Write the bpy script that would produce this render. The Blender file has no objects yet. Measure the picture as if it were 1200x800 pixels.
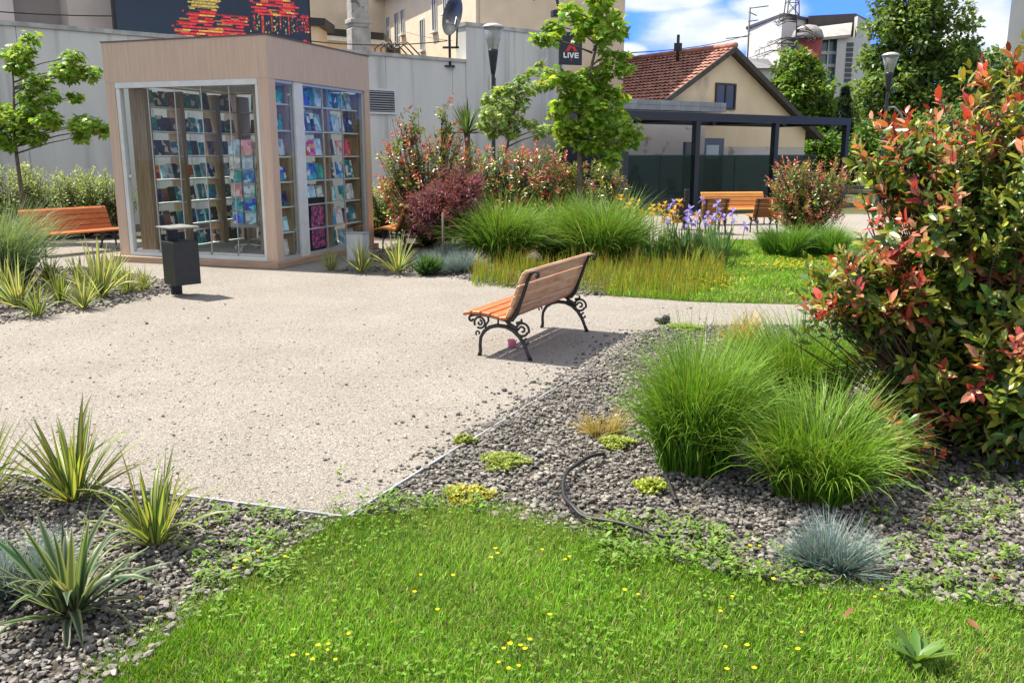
import bpy, math, random
import numpy as np
from mathutils import Vector, Matrix

rng = np.random.default_rng(11)
random.seed(11)
PI = math.pi
R = math.radians
sc = bpy.context.scene
col = sc.collection

# ------------------------------------------------------------------ camera geometry
FPX, CAMH = 1030.0, 1.7
TH = math.atan(220 / FPX)

def ray(px, py):
    u = (px - 600) / FPX
    v = (400 - py) / FPX
    return (u, math.cos(TH) + v * math.sin(TH), -math.sin(TH) + v * math.cos(TH))

def gnd(px, py, z=0.0):
    r = ray(px, py)
    t = (z - CAMH) / r[2]
    return Vector((r[0] * t, r[1] * t, z))

def at(px, py, Y):
    r = ray(px, py)
    t = Y / r[1]
    return Vector((r[0] * t, Y, CAMH + r[2] * t))

# ------------------------------------------------------------------ mesh helpers
def mesh_np(name, V, tris=None, quads=None, C=None, smooth=True):
    me = bpy.data.meshes.new(name)
    V = np.asarray(V, dtype=np.float32).reshape(-1, 3)
    parts, tot = [], []
    if tris is not None and len(tris):
        parts.append(np.asarray(tris, dtype=np.int32).ravel()); tot.append(np.full(len(tris), 3, np.int32))
    if quads is not None and len(quads):
        parts.append(np.asarray(quads, dtype=np.int32).ravel()); tot.append(np.full(len(quads), 4, np.int32))
    loops = np.concatenate(parts); total = np.concatenate(tot)
    start = np.concatenate([[0], np.cumsum(total)[:-1]]).astype(np.int32)
    me.vertices.add(len(V)); me.vertices.foreach_set('co', V.ravel())
    me.loops.add(len(loops)); me.loops.foreach_set('vertex_index', loops)
    me.polygons.add(len(total)); me.polygons.foreach_set('loop_start', start); me.polygons.foreach_set('loop_total', total)
    me.polygons.foreach_set('use_smooth', np.full(len(total), smooth))
    me.update(calc_edges=True)
    if C is not None:
        C = np.asarray(C, dtype=np.float32).reshape(-1, 3)
        a = me.attributes.new('Col', 'FLOAT_COLOR', 'POINT')
        a.data.foreach_set('color', np.concatenate([C, np.ones((len(C), 1), np.float32)], 1).ravel())
    return me

class MB:
    def __init__(s):
        s.v, s.f, s.sm, s.c = [], [], [], []
    def add(s, vs, fs, smooth=False):
        o = len(s.v)
        s.v += [tuple(v) for v in vs]
        for f in fs:
            s.f.append(tuple(i + o for i in f)); s.sm.append(smooth)
    def box(s, c, d, M=None, bev=0.0):
        x, y, z = d[0] / 2, d[1] / 2, d[2] / 2
        if bev > 0:
            b = min(bev, x * .9, y * .9, z * .9)
            vs = []
            for sx in (-1, 1):
                for sy in (-1, 1):
                    for sz in (-1, 1):
                        vs += [(sx * x, sy * (y - b), sz * (z - b)), (sx * (x - b), sy * y, sz * (z - b)), (sx * (x - b), sy * (y - b), sz * z)]
            idx = lambda sx, sy, sz, k: ((sx > 0) * 4 + (sy > 0) * 2 + (sz > 0)) * 3 + k
            fs = []
            for q in (-1, 1):
                fs.append([idx(q, -1, -1, 0), idx(q, 1, -1, 0), idx(q, 1, 1, 0), idx(q, -1, 1, 0)][::q])
                fs.append([idx(-1, q, -1, 1), idx(-1, q, 1, 1), idx(1, q, 1, 1), idx(1, q, -1, 1)][::q])
                fs.append([idx(-1, -1, q, 2), idx(1, -1, q, 2), idx(1, 1, q, 2), idx(-1, 1, q, 2)][::q])
            for a in (-1, 1):
                for b_ in (-1, 1):
                    fs.append([idx(a, b_, -1, 0), idx(a, b_, 1, 0), idx(a, b_, 1, 1), idx(a, b_, -1, 1)])
                    fs.append([idx(a, -1, b_, 0), idx(a, 1, b_, 0), idx(a, 1, b_, 2), idx(a, -1, b_, 2)])
                    fs.append([idx(-1, a, b_, 1), idx(1, a, b_, 1), idx(1, a, b_, 2), idx(-1, a, b_, 2)])
                    for c_ in (-1, 1):
                        fs.append([idx(a, b_, c_, 0), idx(a, b_, c_, 1), idx(a, b_, c_, 2)])
        else:
            vs = [(-x, -y, -z), (x, -y, -z), (x, y, -z), (-x, y, -z), (-x, -y, z), (x, -y, z), (x, y, z), (-x, y, z)]
            fs = [(0, 3, 2, 1), (4, 5, 6, 7), (0, 1, 5, 4), (1, 2, 6, 5), (2, 3, 7, 6), (3, 0, 4, 7)]
        if M is not None:
            vs = [M @ Vector(v) for v in vs]
        vs = [(v[0] + c[0], v[1] + c[1], v[2] + c[2]) for v in vs]
        s.add(vs, fs); return s
    def span(s, a, b, bev=0.0):
        return s.box([(a[i] + b[i]) / 2 for i in range(3)], [abs(b[i] - a[i]) for i in range(3)], None, bev)
    def prism(s, poly, z0, z1):
        n = len(poly)
        s.add([(p[0], p[1], z0) for p in poly] + [(p[0], p[1], z1) for p in poly],
              [tuple(range(n - 1, -1, -1)), tuple(range(n, 2 * n))] + [(i, (i + 1) % n, n + (i + 1) % n, n + i) for i in range(n)])
        return s
    def extrude(s, pts, vec):
        n = len(pts); vec = Vector(vec)
        pts = [Vector(p) for p in pts]
        s.add(pts + [p + vec for p in pts],
              [tuple(range(n)), tuple(range(2 * n - 1, n - 1, -1))] + [(i, n + i, n + (i + 1) % n, (i + 1) % n) for i in range(n)])
        return s
    def tube(s, pts, rad, n=8, closed=False, sx=1.0):
        pts = [Vector(p) for p in pts]
        if not hasattr(rad, '__len__'):
            rad = [rad] * len(pts)
        m = len(pts); vs = []; prev = None
        for i, p in enumerate(pts):
            if closed:
                t = pts[(i + 1) % m] - pts[i - 1]
            else:
                t = pts[min(i + 1, m - 1)] - pts[max(i - 1, 0)]
            t.normalize()
            if prev is None:
                a = Vector((0, 0, 1)) if abs(t.z) < .9 else Vector((1, 0, 0))
                u = t.cross(a).normalized()
            else:
                u = (prev - t * prev.dot(t)).normalized()
            prev = u; w = t.cross(u)
            for k in range(n):
                a = 2 * PI * k / n
                vs.append(p + (u * math.cos(a) * sx + w * math.sin(a)) * rad[i])
        fs = []
        for i in range(m if closed else m - 1):
            for k in range(n):
                j = (i + 1) % m
                fs.append((i * n + k, i * n + (k + 1) % n, j * n + (k + 1) % n, j * n + k))
        if not closed:
            fs += [tuple(range(n - 1, -1, -1)), tuple(range((m - 1) * n, m * n))]
        s.add(vs, fs, True); return s
    def lathe(s, prof, n=20, c=(0, 0, 0)):
        vs, fs = [], []
        for r, z in prof:
            for k in range(n):
                a = 2 * PI * k / n
                vs.append((c[0] + r * math.cos(a), c[1] + r * math.sin(a), c[2] + z))
        for i in range(len(prof) - 1):
            for k in range(n):
                fs.append((i * n + k, i * n + (k + 1) % n, (i + 1) * n + (k + 1) % n, (i + 1) * n + k))
        fs += [tuple(range(n - 1, -1, -1)), tuple(range((len(prof) - 1) * n, len(prof) * n))]
        s.add(vs, fs, True); return s
    def mesh(s, name):
        me = bpy.data.meshes.new(name)
        me.from_pydata(s.v, [], s.f)
        me.polygons.foreach_set('use_smooth', s.sm)
        me.update()
        return me
    def build(s, name, mat=None, parent=None, loc=None, rotz=0):
        return obj(name, s.mesh(name), mat, parent, loc, rotz)

def obj(name, me, mat=None, parent=None, loc=None, rotz=0):
    if mat is not None and len(me.materials) == 0:
        me.materials.append(mat)
    o = bpy.data.objects.new(name, me); col.objects.link(o)
    if loc is not None: o.location = loc
    if rotz: o.rotation_euler = (0, 0, rotz)
    if parent is not None: o.parent = parent
    return o

def tag(o, label=None, cat=None, group=None, kind=None):
    if label: o['label'] = label
    if cat: o['category'] = cat
    if group: o['group'] = group
    if kind: o['kind'] = kind
    return o

def thing(name, label, cat, loc=(0, 0, 0), rotz=0, group=None):
    o = bpy.data.objects.new(name, None); col.objects.link(o)
    o.location = loc; o.rotation_euler = (0, 0, rotz); o.empty_display_size = .2
    return tag(o, label, cat, group)

def dup(root, loc, rotz=0, label=None, scale=1.0, parent=None):
    r = root.copy(); col.objects.link(r)
    r.location = loc; r.rotation_euler = (0, 0, rotz)
    r.scale = (scale,) * 3 if not hasattr(scale, '__len__') else scale
    if label: r['label'] = label
    for ch in list(root.children):
        c = ch.copy(); col.objects.link(c); c.parent = r
        for g in list(ch.children):
            d = g.copy(); col.objects.link(d); d.parent = c
    return r

# ------------------------------------------------------------------ materials
def hexc(h):
    h = h.lstrip('#')
    return tuple(((int(h[i:i + 2], 16) / 255 + .055) / 1.055) ** 2.4 if int(h[i:i + 2], 16) > 10 else int(h[i:i + 2], 16) / 255 / 12.92 for i in (0, 2, 4))

def c4(c): return (c[0], c[1], c[2], 1)

def newmat(name):
    m = bpy.data.materials.new(name); m.use_nodes = True
    nt = m.node_tree
    return m, nt, nt.nodes['Principled BSDF']

def mat(name, c1, c2=None, scale=5, stretch=(1, 1, 1), rough=.6, bump=0, bscale=None, metal=0, detail=5, spec=.4, lo=.35, hi=.65, bdist=.01, c3=None, scale3=1.0, s3=(1, 1, 1), lo3=.55, hi3=.75):
    m, nt, b = newmat(name)
    N, L = nt.nodes, nt.links
    b.inputs['Roughness'].default_value = rough
    b.inputs['Metallic'].default_value = metal
    b.inputs['Specular IOR Level'].default_value = spec
    b.inputs['Base Color'].default_value = c4(c1)
    tc = N.new('ShaderNodeTexCoord')
    if c2 is not None:
        mp = N.new('ShaderNodeMapping'); mp.inputs['Scale'].default_value = stretch
        L.new(tc.outputs['Object'], mp.inputs['Vector'])
        n = N.new('ShaderNodeTexNoise'); n.inputs['Scale'].default_value = scale; n.inputs['Detail'].default_value = detail
        L.new(mp.outputs[0], n.inputs['Vector'])
        r = N.new('ShaderNodeValToRGB')
        r.color_ramp.elements[0].position = lo; r.color_ramp.elements[1].position = hi
        r.color_ramp.elements[0].color = c4(c1); r.color_ramp.elements[1].color = c4(c2)
        L.new(n.outputs['Fac'], r.inputs[0])
        out = r.outputs[0]
        if c3 is not None:
            mp3 = N.new('ShaderNodeMapping'); mp3.inputs['Scale'].default_value = s3
            L.new(tc.outputs['Object'], mp3.inputs['Vector'])
            n3 = N.new('ShaderNodeTexNoise'); n3.inputs['Scale'].default_value = scale3; n3.inputs['Detail'].default_value = 6
            L.new(mp3.outputs[0], n3.inputs['Vector'])
            r3 = N.new('ShaderNodeValToRGB'); r3.color_ramp.elements[0].position = lo3; r3.color_ramp.elements[1].position = hi3
            L.new(n3.outputs['Fac'], r3.inputs[0])
            mx = N.new('ShaderNodeMix'); mx.data_type = 'RGBA'
            L.new(r3.outputs[0], mx.inputs['Factor']); L.new(out, mx.inputs['A']); mx.inputs['B'].default_value = c4(c3)
            out = mx.outputs['Result']
        L.new(out, b.inputs['Base Color'])
    if bump:
        mp2 = N.new('ShaderNodeMapping'); mp2.inputs['Scale'].default_value = stretch
        L.new(tc.outputs['Object'], mp2.inputs['Vector'])
        n2 = N.new('ShaderNodeTexNoise'); n2.inputs['Scale'].default_value = bscale or scale * 4; n2.inputs['Detail'].default_value = 6
        L.new(mp2.outputs[0], n2.inputs['Vector'])
        bp = N.new('ShaderNodeBump'); bp.inputs['Strength'].default_value = bump; bp.inputs['Distance'].default_value = bdist
        L.new(n2.outputs['Fac'], bp.inputs['Height']); L.new(bp.outputs[0], b.inputs['Normal'])
    return m

def leafmat(name, trans=.35, rough=.45, spec=.4, tint=(1.25, 1.15, .55)):
    m, nt, b = newmat(name)
    N, L = nt.nodes, nt.links
    a = N.new('ShaderNodeAttribute'); a.attribute_name = 'Col'
    L.new(a.outputs['Color'], b.inputs['Base Color'])
    b.inputs['Roughness'].default_value = rough; b.inputs['Specular IOR Level'].default_value = spec
    mul = N.new('ShaderNodeMix'); mul.data_type = 'RGBA'; mul.blend_type = 'MULTIPLY'
    mul.inputs['Factor'].default_value = 1; L.new(a.outputs['Color'], mul.inputs['A']); mul.inputs['B'].default_value = c4(tint)
    t = N.new('ShaderNodeBsdfTranslucent'); L.new(mul.outputs['Result'], t.inputs['Color'])
    mx = N.new('ShaderNodeMixShader'); mx.inputs[0].default_value = trans
    L.new(b.outputs[0], mx.inputs[1]); L.new(t.outputs[0], mx.inputs[2])
    L.new(mx.outputs[0], N['Material Output'].inputs['Surface'])
    return m

def glassmat(name, tint=(.95, .97, .96), refl=1.0, diffuse=0.0, dcol=(.1, .1, .1), rough=.0):
    m, nt, b = newmat(name)
    N, L = nt.nodes, nt.links
    N.remove(b)
    tr = N.new('ShaderNodeBsdfTransparent'); tr.inputs[0].default_value = c4(tint)
    gl = N.new('ShaderNodeBsdfGlossy'); gl.inputs['Roughness'].default_value = rough
    lw = N.new('ShaderNodeLayerWeight'); lw.inputs['Blend'].default_value = .5
    pw = N.new('ShaderNodeMath'); pw.operation = 'POWER'; pw.inputs[1].default_value = 5; L.new(lw.outputs['Facing'], pw.inputs[0])
    ml = N.new('ShaderNodeMath'); ml.operation = 'MULTIPLY_ADD'; ml.inputs[1].default_value = .9 * refl; ml.inputs[2].default_value = .04 * refl
    L.new(pw.outputs[0], ml.inputs[0])
    base = tr.outputs[0]
    if diffuse:
        df = N.new('ShaderNodeBsdfDiffuse'); df.inputs[0].default_value = c4(dcol)
        m0 = N.new('ShaderNodeMixShader'); m0.inputs[0].default_value = diffuse
        L.new(base, m0.inputs[1]); L.new(df.outputs[0], m0.inputs[2]); base = m0.outputs[0]
    mx = N.new('ShaderNodeMixShader')
    L.new(ml.outputs[0], mx.inputs[0]); L.new(base, mx.inputs[1]); L.new(gl.outputs[0], mx.inputs[2])
    L.new(mx.outputs[0], N['Material Output'].inputs['Surface'])
    return m

M = {}
M['iron'] = mat('cast_iron', (.018, .018, .019), (.035, .034, .033), 30, rough=.45, bump=.3, bscale=120, bdist=.002)
M['slat'] = mat('varnished_slats', (.52, .17, .055), (.36, .10, .03), 6, (1.2, 14, 14), rough=.42, bump=.25, bscale=22, bdist=.003, c3=(.22, .075, .03), scale3=3, s3=(2, 18, 18), lo3=.55, hi3=.8)
M['slatpale'] = mat('weathered_slats', (.50, .26, .13), (.62, .40, .25), 4, (1.2, 10, 10), rough=.6, bump=.25, bscale=20, bdist=.003, c3=(.36, .20, .10), scale3=4, s3=(1, 3, 3), lo3=.58, hi3=.7)
M['slatorange'] = mat('orange_slats', (.62, .27, .06), (.48, .18, .04), 5, (1.2, 12, 12), rough=.42)
M['slatbrown'] = mat('brown_slats', (.30, .13, .04), (.22, .09, .03), 5, (1.2, 12, 12), rough=.5)
M['kwood'] = mat('kiosk_cladding', (.57, .42, .315), (.46, .33, .245), 9, (7, 7, .25), rough=.55, bump=.15, bscale=20, bdist=.003, lo=.3, hi=.7)
M['oak'] = mat('oak_upright', (.34, .25, .16), (.23, .155, .095), 7, (6, 6, .4), rough=.55)
M['deck'] = mat('plinth_board', (.40, .27, .19), (.29, .19, .13), 6, (.6, .6, 8), rough=.6)
M['alu'] = mat('aluminium_profile', (.50, .51, .51), (.44, .45, .45), 20, rough=.35, metal=.3)
M['whitepaint'] = mat('white_panel', (.62, .63, .62), (.55, .56, .55), 6, rough=.45)
M['darkgrey'] = mat('anthracite_paint', (.015, .018, .021), (.021, .024, .027), 12, rough=.4)
M['panel'] = mat('grey_plate', (.27, .27, .27), (.22, .22, .22), 10, rough=.4, metal=.3)
M['glass'] = glassmat('clear_glass', refl=.45)
M['lampglass'] = glassmat('lamp_glass', (.86, .88, .86), refl=1.2, diffuse=.18, dcol=(.7, .72, .7))
M['screenglass'] = glassmat('tinted_screen', (.34, .44, .45), refl=.7, diffuse=.38, dcol=(.022, .045, .05))
M['conc'] = mat('wall_concrete', (.62, .61, .56), (.53, .525, .485), 1.2, (1, 1, .25), rough=.8, bump=.2, bscale=60, bdist=.004, c3=(.33, .33, .305), scale3=1.1, s3=(3.2, 3.2, .16), lo3=.54, hi3=.80)
M['coping'] = mat('coping_concrete', (.48, .47, .44), (.30, .30, .28), 3, rough=.85, bump=.2, bscale=40)
M['pink'] = mat('pinkish_render', (.58, .50, .46), (.52, .45, .42), 2, rough=.85, bump=.1, bscale=60)
M['tan'] = mat('tan_render', (.60, .50, .43), (.55, .46, .39), 1.5, rough=.85, bump=.1, bscale=50)
M['cream'] = mat('cream_render', (.66, .54, .40), (.60, .48, .35), 2, rough=.85, bump=.1, bscale=50, c3=(.52, .42, .31), scale3=.9, lo3=.6, hi3=.8)
M['gable'] = mat('gable_render', (.80, .63, .42), (.72, .555, .36), 1.2, rough=.9, bump=.15, bscale=40, c3=(.40, .31, .22), scale3=.8, s3=(1, 1, .4), lo3=.6, hi3=.8)
M['peel'] = mat('pale_lower_render', (.56, .50, .47), (.50, .45, .42), 1.5, rough=.9, c3=(.28, .25, .23), scale3=2.2, lo3=.62, hi3=.68)
M['oldconc'] = mat('weathered_chimney', (.40, .375, .345), (.27, .25, .23), 3, rough=.9, bump=.4, bscale=16, bdist=.03, c3=(.13, .12, .11), scale3=2.4, lo3=.62, hi3=.68)
M['block'] = mat('parapet_block', (.30, .31, .32), (.22, .23, .24), 2.5, rough=.85, bump=.2, bscale=40)
M['black'] = mat('black_metal', (.012, .013, .015), (.02, .02, .022), 10, rough=.45)
M['win'] = mat('dark_window', (.02, .024, .028), (.035, .04, .045), 1.5, rough=.08, spec=.6)
M['teal'] = mat('teal_glazing', (.05, .13, .14), (.09, .18, .19), .5, rough=.1, spec=.6)
M['white'] = mat('white_render', (.52, .51, .50), (.47, .46, .45), .3, rough=.8)
M['redpanel'] = mat('red_cladding', (.28, .05, .05), (.22, .04, .04), 2, rough=.6)
M['dome'] = mat('grey_dome', (.30, .28, .27), (.20, .19, .19), 2, rough=.6)
M['roofgrey'] = mat('grey_roofing', (.17, .165, .18), (.125, .12, .13), 1.2, rough=.7)
M['roofdark'] = mat('brown_fascia', (.055, .045, .045), (.075, .06, .06), 1, rough=.6)
M['bark'] = mat('bark', (.17, .13, .10), (.09, .07, .055), 14, (3, 3, .6), rough=.9, bump=.6, bscale=24, bdist=.01)
M['twig'] = mat('twig_bark', (.11, .065, .045), (.07, .04, .03), 20, rough=.8)
M['hose'] = mat('black_hose', (.012, .012, .013), (.022, .021, .02), 40, rough=.5)
M['steel'] = mat('galvanised_edge', (.50, .51, .52), (.36, .37, .38), 12, rough=.4, metal=.6)
M['signnavy'] = mat('navy_sign', (.012, .016, .03), rough=.4)
M['signred'] = mat('red_sign', (.50, .03, .03), rough=.45)
M['signwhite'] = mat('white_sign', (.75, .75, .75), rough=.45)
M['pinkcup'] = mat('pink_paper', (.75, .25, .38), (.68, .2, .33), 30, rough=.5)
M['skin'] = mat('skin', (.45, .27, .2), rough=.5)
M['cloth'] = mat('dark_clothing', (.04, .045, .06), (.03, .033, .045), 12, rough=.8)
M['hair'] = mat('dark_hair', (.03, .02, .015), rough=.6)
M['leaf'] = leafmat('leaf', .42, .42, .35)
M['glossleaf'] = leafmat('glossy_leaf', .30, .30, .5, (1.25, 1.05, .5))
M['grass'] = leafmat('grass_blade', .30, .42, .22)
M['lawnblade'] = leafmat('lawn_blade', .32, .5, .15)
M['fescue'] = leafmat('blue_blade', .2, .55, .3, (1, 1, .95))
M['petal'] = leafmat('petal', .35, .6, .2, (1, 1, 1))
M['stone'] = None

# stones with a colour of their own
m, nt, b = newmat('slate_chip'); M['stone'] = m
a = nt.nodes.new('ShaderNodeAttribute'); a.attribute_name = 'Col'
nt.links.new(a.outputs['Color'], b.inputs['Base Color']); b.inputs['Roughness'].default_value = .8

# book covers: colour from the object, printed blocks from noise
m, nt, b = newmat('book_cover'); M['book'] = m
N, L = nt.nodes, nt.links
oi = N.new('ShaderNodeObjectInfo'); tc = N.new('ShaderNodeTexCoord')
ad = N.new('ShaderNodeVectorMath'); ad.operation = 'MULTIPLY_ADD'
cb = N.new('ShaderNodeCombineXYZ')
for i in range(3): L.new(oi.outputs['Random'], cb.inputs[i])
sv = N.new('ShaderNodeVectorMath'); sv.operation = 'SCALE'; sv.inputs['Scale'].default_value = 37.0
L.new(cb.outputs[0], sv.inputs[0])
ad.inputs[1].default_value = (1, .2, 1); L.new(tc.outputs['Object'], ad.inputs[0]); L.new(sv.outputs[0], ad.inputs[2])
vo = N.new('ShaderNodeTexVoronoi'); vo.inputs['Scale'].default_value = 12; vo.distance = 'CHEBYCHEV'
L.new(ad.outputs[0], vo.inputs['Vector'])
hsv = N.new('ShaderNodeHueSaturation'); L.new(oi.outputs['Color'], hsv.inputs['Color'])
sep = N.new('ShaderNodeSeparateColor'); L.new(vo.outputs['Color'], sep.inputs[0])
mr = N.new('ShaderNodeMapRange'); mr.inputs['To Min'].default_value = .42; mr.inputs['To Max'].default_value = .58; L.new(sep.outputs[0], mr.inputs[0]); L.new(mr.outputs[0], hsv.inputs['Hue'])
mr2 = N.new('ShaderNodeMapRange'); mr2.inputs['To Min'].default_value = .55; mr2.inputs['To Max'].default_value = 1.5; L.new(sep.outputs[1], mr2.inputs[0]); L.new(mr2.outputs[0], hsv.inputs['Value'])
gt = N.new('ShaderNodeMath'); gt.operation = 'GREATER_THAN'; gt.inputs[1].default_value = .88; L.new(sep.outputs[2], gt.inputs[0])
mx = N.new('ShaderNodeMix'); mx.data_type = 'RGBA'; mx.inputs['B'].default_value = (.72, .72, .70, 1)
L.new(gt.outputs[0], mx.inputs['Factor']); L.new(hsv.outputs[0], mx.inputs['A'])
L.new(mx.outputs['Result'], b.inputs['Base Color']); b.inputs['Roughness'].default_value = .35

def groundmat(name, cells, scale, bump, bdist, lowA=None, lowB=None, lscale=.6, rough=.9):
    """voronoi grains: every grain takes one of the listed colours"""
    m, nt, b = newmat(name); N, L = nt.nodes, nt.links
    tc = N.new('ShaderNodeTexCoord')
    v = N.new('ShaderNodeTexVoronoi'); v.inputs['Scale'].default_value = scale
    L.new(tc.outputs['Object'], v.inputs['Vector'])
    sp = N.new('ShaderNodeSeparateColor'); L.new(v.outputs['Color'], sp.inputs[0])
    r = N.new('ShaderNodeValToRGB'); r.color_ramp.interpolation = 'LINEAR'
    el = r.color_ramp.elements
    while len(el) < len(cells): el.new(.5)
    for i, (p, c) in enumerate(cells):
        el[i].position = p; el[i].color = c4(c)
    L.new(sp.outputs[0], r.inputs[0])
    out = r.outputs[0]
    n = N.new('ShaderNodeTexNoise'); n.inputs['Scale'].default_value = lscale; n.inputs['Detail'].default_value = 6
    L.new(tc.outputs['Object'], n.inputs['Vector'])
    r2 = N.new('ShaderNodeValToRGB'); r2.color_ramp.elements[0].position = .35; r2.color_ramp.elements[1].position = .7
    r2.color_ramp.elements[0].color = c4(lowA or (1, 1, 1)); r2.color_ramp.elements[1].color = c4(lowB or (1, 1, 1))
    L.new(n.outputs['Fac'], r2.inputs[0])
    mx = N.new('ShaderNodeMix'); mx.data_type = 'RGBA'; mx.blend_type = 'MULTIPLY'; mx.inputs['Factor'].default_value = 1
    L.new(out, mx.inputs['A']); L.new(r2.outputs[0], mx.inputs['B'])
    L.new(mx.outputs['Result'], b.inputs['Base Color'])
    b.inputs['Roughness'].default_value = rough; b.inputs['Specular IOR Level'].default_value = .2
    bp = N.new('ShaderNodeBump'); bp.inputs['Strength'].default_value = bump; bp.inputs['Distance'].default_value = bdist; bp.invert = True
    L.new(v.outputs['Distance'], bp.inputs['Height'])
    n4 = N.new('ShaderNodeTexNoise'); n4.inputs['Scale'].default_value = 9; n4.inputs['Detail'].default_value = 8; n4.inputs['Roughness'].default_value = .7
    L.new(tc.outputs['Object'], n4.inputs['Vector'])
    bp2 = N.new('ShaderNodeBump'); bp2.inputs['Strength'].default_value = .5; bp2.inputs['Distance'].default_value = .03
    L.new(n4.outputs['Fac'], bp2.inputs['Height']); L.new(bp.outputs[0], bp2.inputs['Normal'])
    L.new(bp2.outputs[0], b.inputs['Normal'])
    return m

M['gravel'] = groundmat('pale_gravel', [(0, (.088, .078, .070)), (.10, (.195, .175, .156)), (.45, (.242, .220, .198)), (.8, (.295, .271, .247)), (1, (.365, .345, .322))], 115, .9, .007, (.90, .895, .88), (1.03, 1.03, 1.03), 1.1)
M['path'] = groundmat('pale_path', [(0, (.19, .17, .155)), (.5, (.25, .225, .205)), (1, (.31, .285, .26))], 60, .4, .006, (.92, .92, .92), (1, 1, 1))
M['soil'] = groundmat('dark_soil', [(0, (.05, .045, .04)), (.5, (.085, .075, .066)), (1, (.15, .135, .12))], 60, .8, .012, (.7, .7, .7), (1.05, 1, .95))
M['field'] = groundmat('ground_cover', [(0, (.05, .06, .03)), (.5, (.08, .09, .04)), (1, (.12, .12, .06))], 20, .6, .02, (.75, .8, .7), (1.1, 1.05, 1))
M['turf'] = groundmat('turf_soil', [(0, (.045, .06, .018)), (.5, (.06, .09, .02)), (1, (.09, .12, .035))], 70, .8, .01, (.8, .9, .8), (1.15, 1.1, 1))

# ------------------------------------------------------------------ plant generators
def blades(base, az, a0, a1, L, W, seg=4, cols=(-1, 1), fold=0.0, cA=None, cB=None, cT=None, tipk=3.0, pw=1.4, twist=.5, prof=((0, .25, .6, 1), (.7, 1, .8, .03))):
    n = len(base); k = len(cols)
    t = np.linspace(0, 1, seg + 1)
    ang = a0[:, None] + (a1 - a0)[:, None] * t[None, :] ** pw
    ds = (L / seg)[:, None]
    am = (ang[:, 1:] + ang[:, :-1]) / 2
    h = np.concatenate([np.zeros((n, 1)), np.cumsum(np.sin(am) * ds, 1)], 1)
    z = np.concatenate([np.zeros((n, 1)), np.cumsum(np.cos(am) * ds, 1)], 1)
    d = np.stack([np.cos(az), np.sin(az), np.zeros(n)], 1)
    p = np.stack([-np.sin(az), np.cos(az), np.zeros(n)], 1)
    P = base[:, None, :] + h[:, :, None] * d[:, None, :]
    P[:, :, 2] += z
    nrm = -np.cos(ang)[:, :, None] * d[:, None, :]; nrm[:, :, 2] += np.sin(ang)
    tw = rng.normal(0, twist, n)
    wv = np.cos(tw)[:, None, None] * p[:, None, :] + np.sin(tw)[:, None, None] * nrm
    nv = -np.sin(tw)[:, None, None] * p[:, None, :] + np.cos(tw)[:, None, None] * nrm
    w = W[:, None] * .5 * np.interp(t, prof[0], prof[1])[None, :]
    V = np.zeros((n, seg + 1, k, 3)); C = np.zeros((n, seg + 1, k, 3))
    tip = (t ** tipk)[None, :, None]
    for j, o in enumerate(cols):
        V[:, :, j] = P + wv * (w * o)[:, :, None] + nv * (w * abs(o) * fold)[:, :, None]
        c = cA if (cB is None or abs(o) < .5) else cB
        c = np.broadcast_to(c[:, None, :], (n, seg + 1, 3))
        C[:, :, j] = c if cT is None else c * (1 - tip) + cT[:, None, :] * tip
    idx = np.arange(n * (seg + 1) * k).reshape(n, seg + 1, k)
    Q = np.stack([idx[:, :-1, :-1], idx[:, :-1, 1:], idx[:, 1:, 1:], idx[:, 1:, :-1]], -1).reshape(-1, 4)
    return V.reshape(-1, 3), Q, C.reshape(-1, 3)

def jit(c, n, s=.18, hs=.08):
    c = np.array(c)
    v = 1 + rng.normal(0, s, (n, 1))
    h = 1 + rng.normal(0, hs, (n, 3))
    return np.clip(c[None, :] * v * h, .003, .9)

def mixc(a, b, f):
    return np.asarray(a)[None, :] * (1 - f)[:, None] + np.asarray(b)[None, :] * f[:, None]

def join(parts):
    V, Q, C, T = [], [], [], []
    o = 0
    for v, q, c in parts:
        V.append(v); C.append(c)
        q = np.asarray(q)
        (Q if q.shape[1] == 4 else T).append(q + o); o += len(v)
    return np.concatenate(V), (np.concatenate(T) if T else None), (np.concatenate(Q) if Q else None), np.concatenate(C)

def clump_mesh(name, n, rad, L, W, cA, cT=None, a0=(0, .5), droop=(.4, 1.3), seg=5, tipk=3, s=.2, dead=0.0, pw=1.5, twist=.6):
    k = max(7, n // 110)                 # a clump is many tufts, each with its own lean
    kr = rad * np.sqrt(rng.random(k)); kt = rng.random(k) * 2 * PI; ti = rng.integers(0, k, n)
    bx = kr[ti] * np.cos(kt[ti]) + rng.normal(0, rad * .13, n); by = kr[ti] * np.sin(kt[ti]) + rng.normal(0, rad * .13, n)
    base = np.stack([bx, by, np.zeros(n)], 1)
    r = np.minimum(np.hypot(bx, by), rad); th = np.arctan2(by, bx)
    az = th + rng.normal(0, .45, k)[ti] + rng.normal(0, .6, n)
    L = L * rng.uniform(.78, 1.1, k)[ti]
    a = a0[0] + (a0[1] - a0[0]) * (r / rad) * rng.random(n) ** .7 + rng.random(n) * .08
    a1 = a + droop[0] + (droop[1] - droop[0]) * rng.random(n) ** 1.3
    ln = L * (1 - .45 * rng.random(n) ** 1.5)
    ca = jit(cA, n, s)
    if dead:
        k = rng.random(n) < dead
        ca[k] = jit((.42, .33, .17), k.sum(), .2)
    ct = None if cT is None else jit(cT, n, s)
    V, Q, C = blades(base, az, a, a1, ln, W * (.6 + .7 * rng.random(n)), seg, cA=ca, cT=ct, tipk=tipk, pw=pw, twist=twist)
    V[:, 2] = np.maximum(V[:, 2], .004 + .01 * rng.random(len(V)))
    return mesh_np(name, V, None, Q, C)

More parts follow.
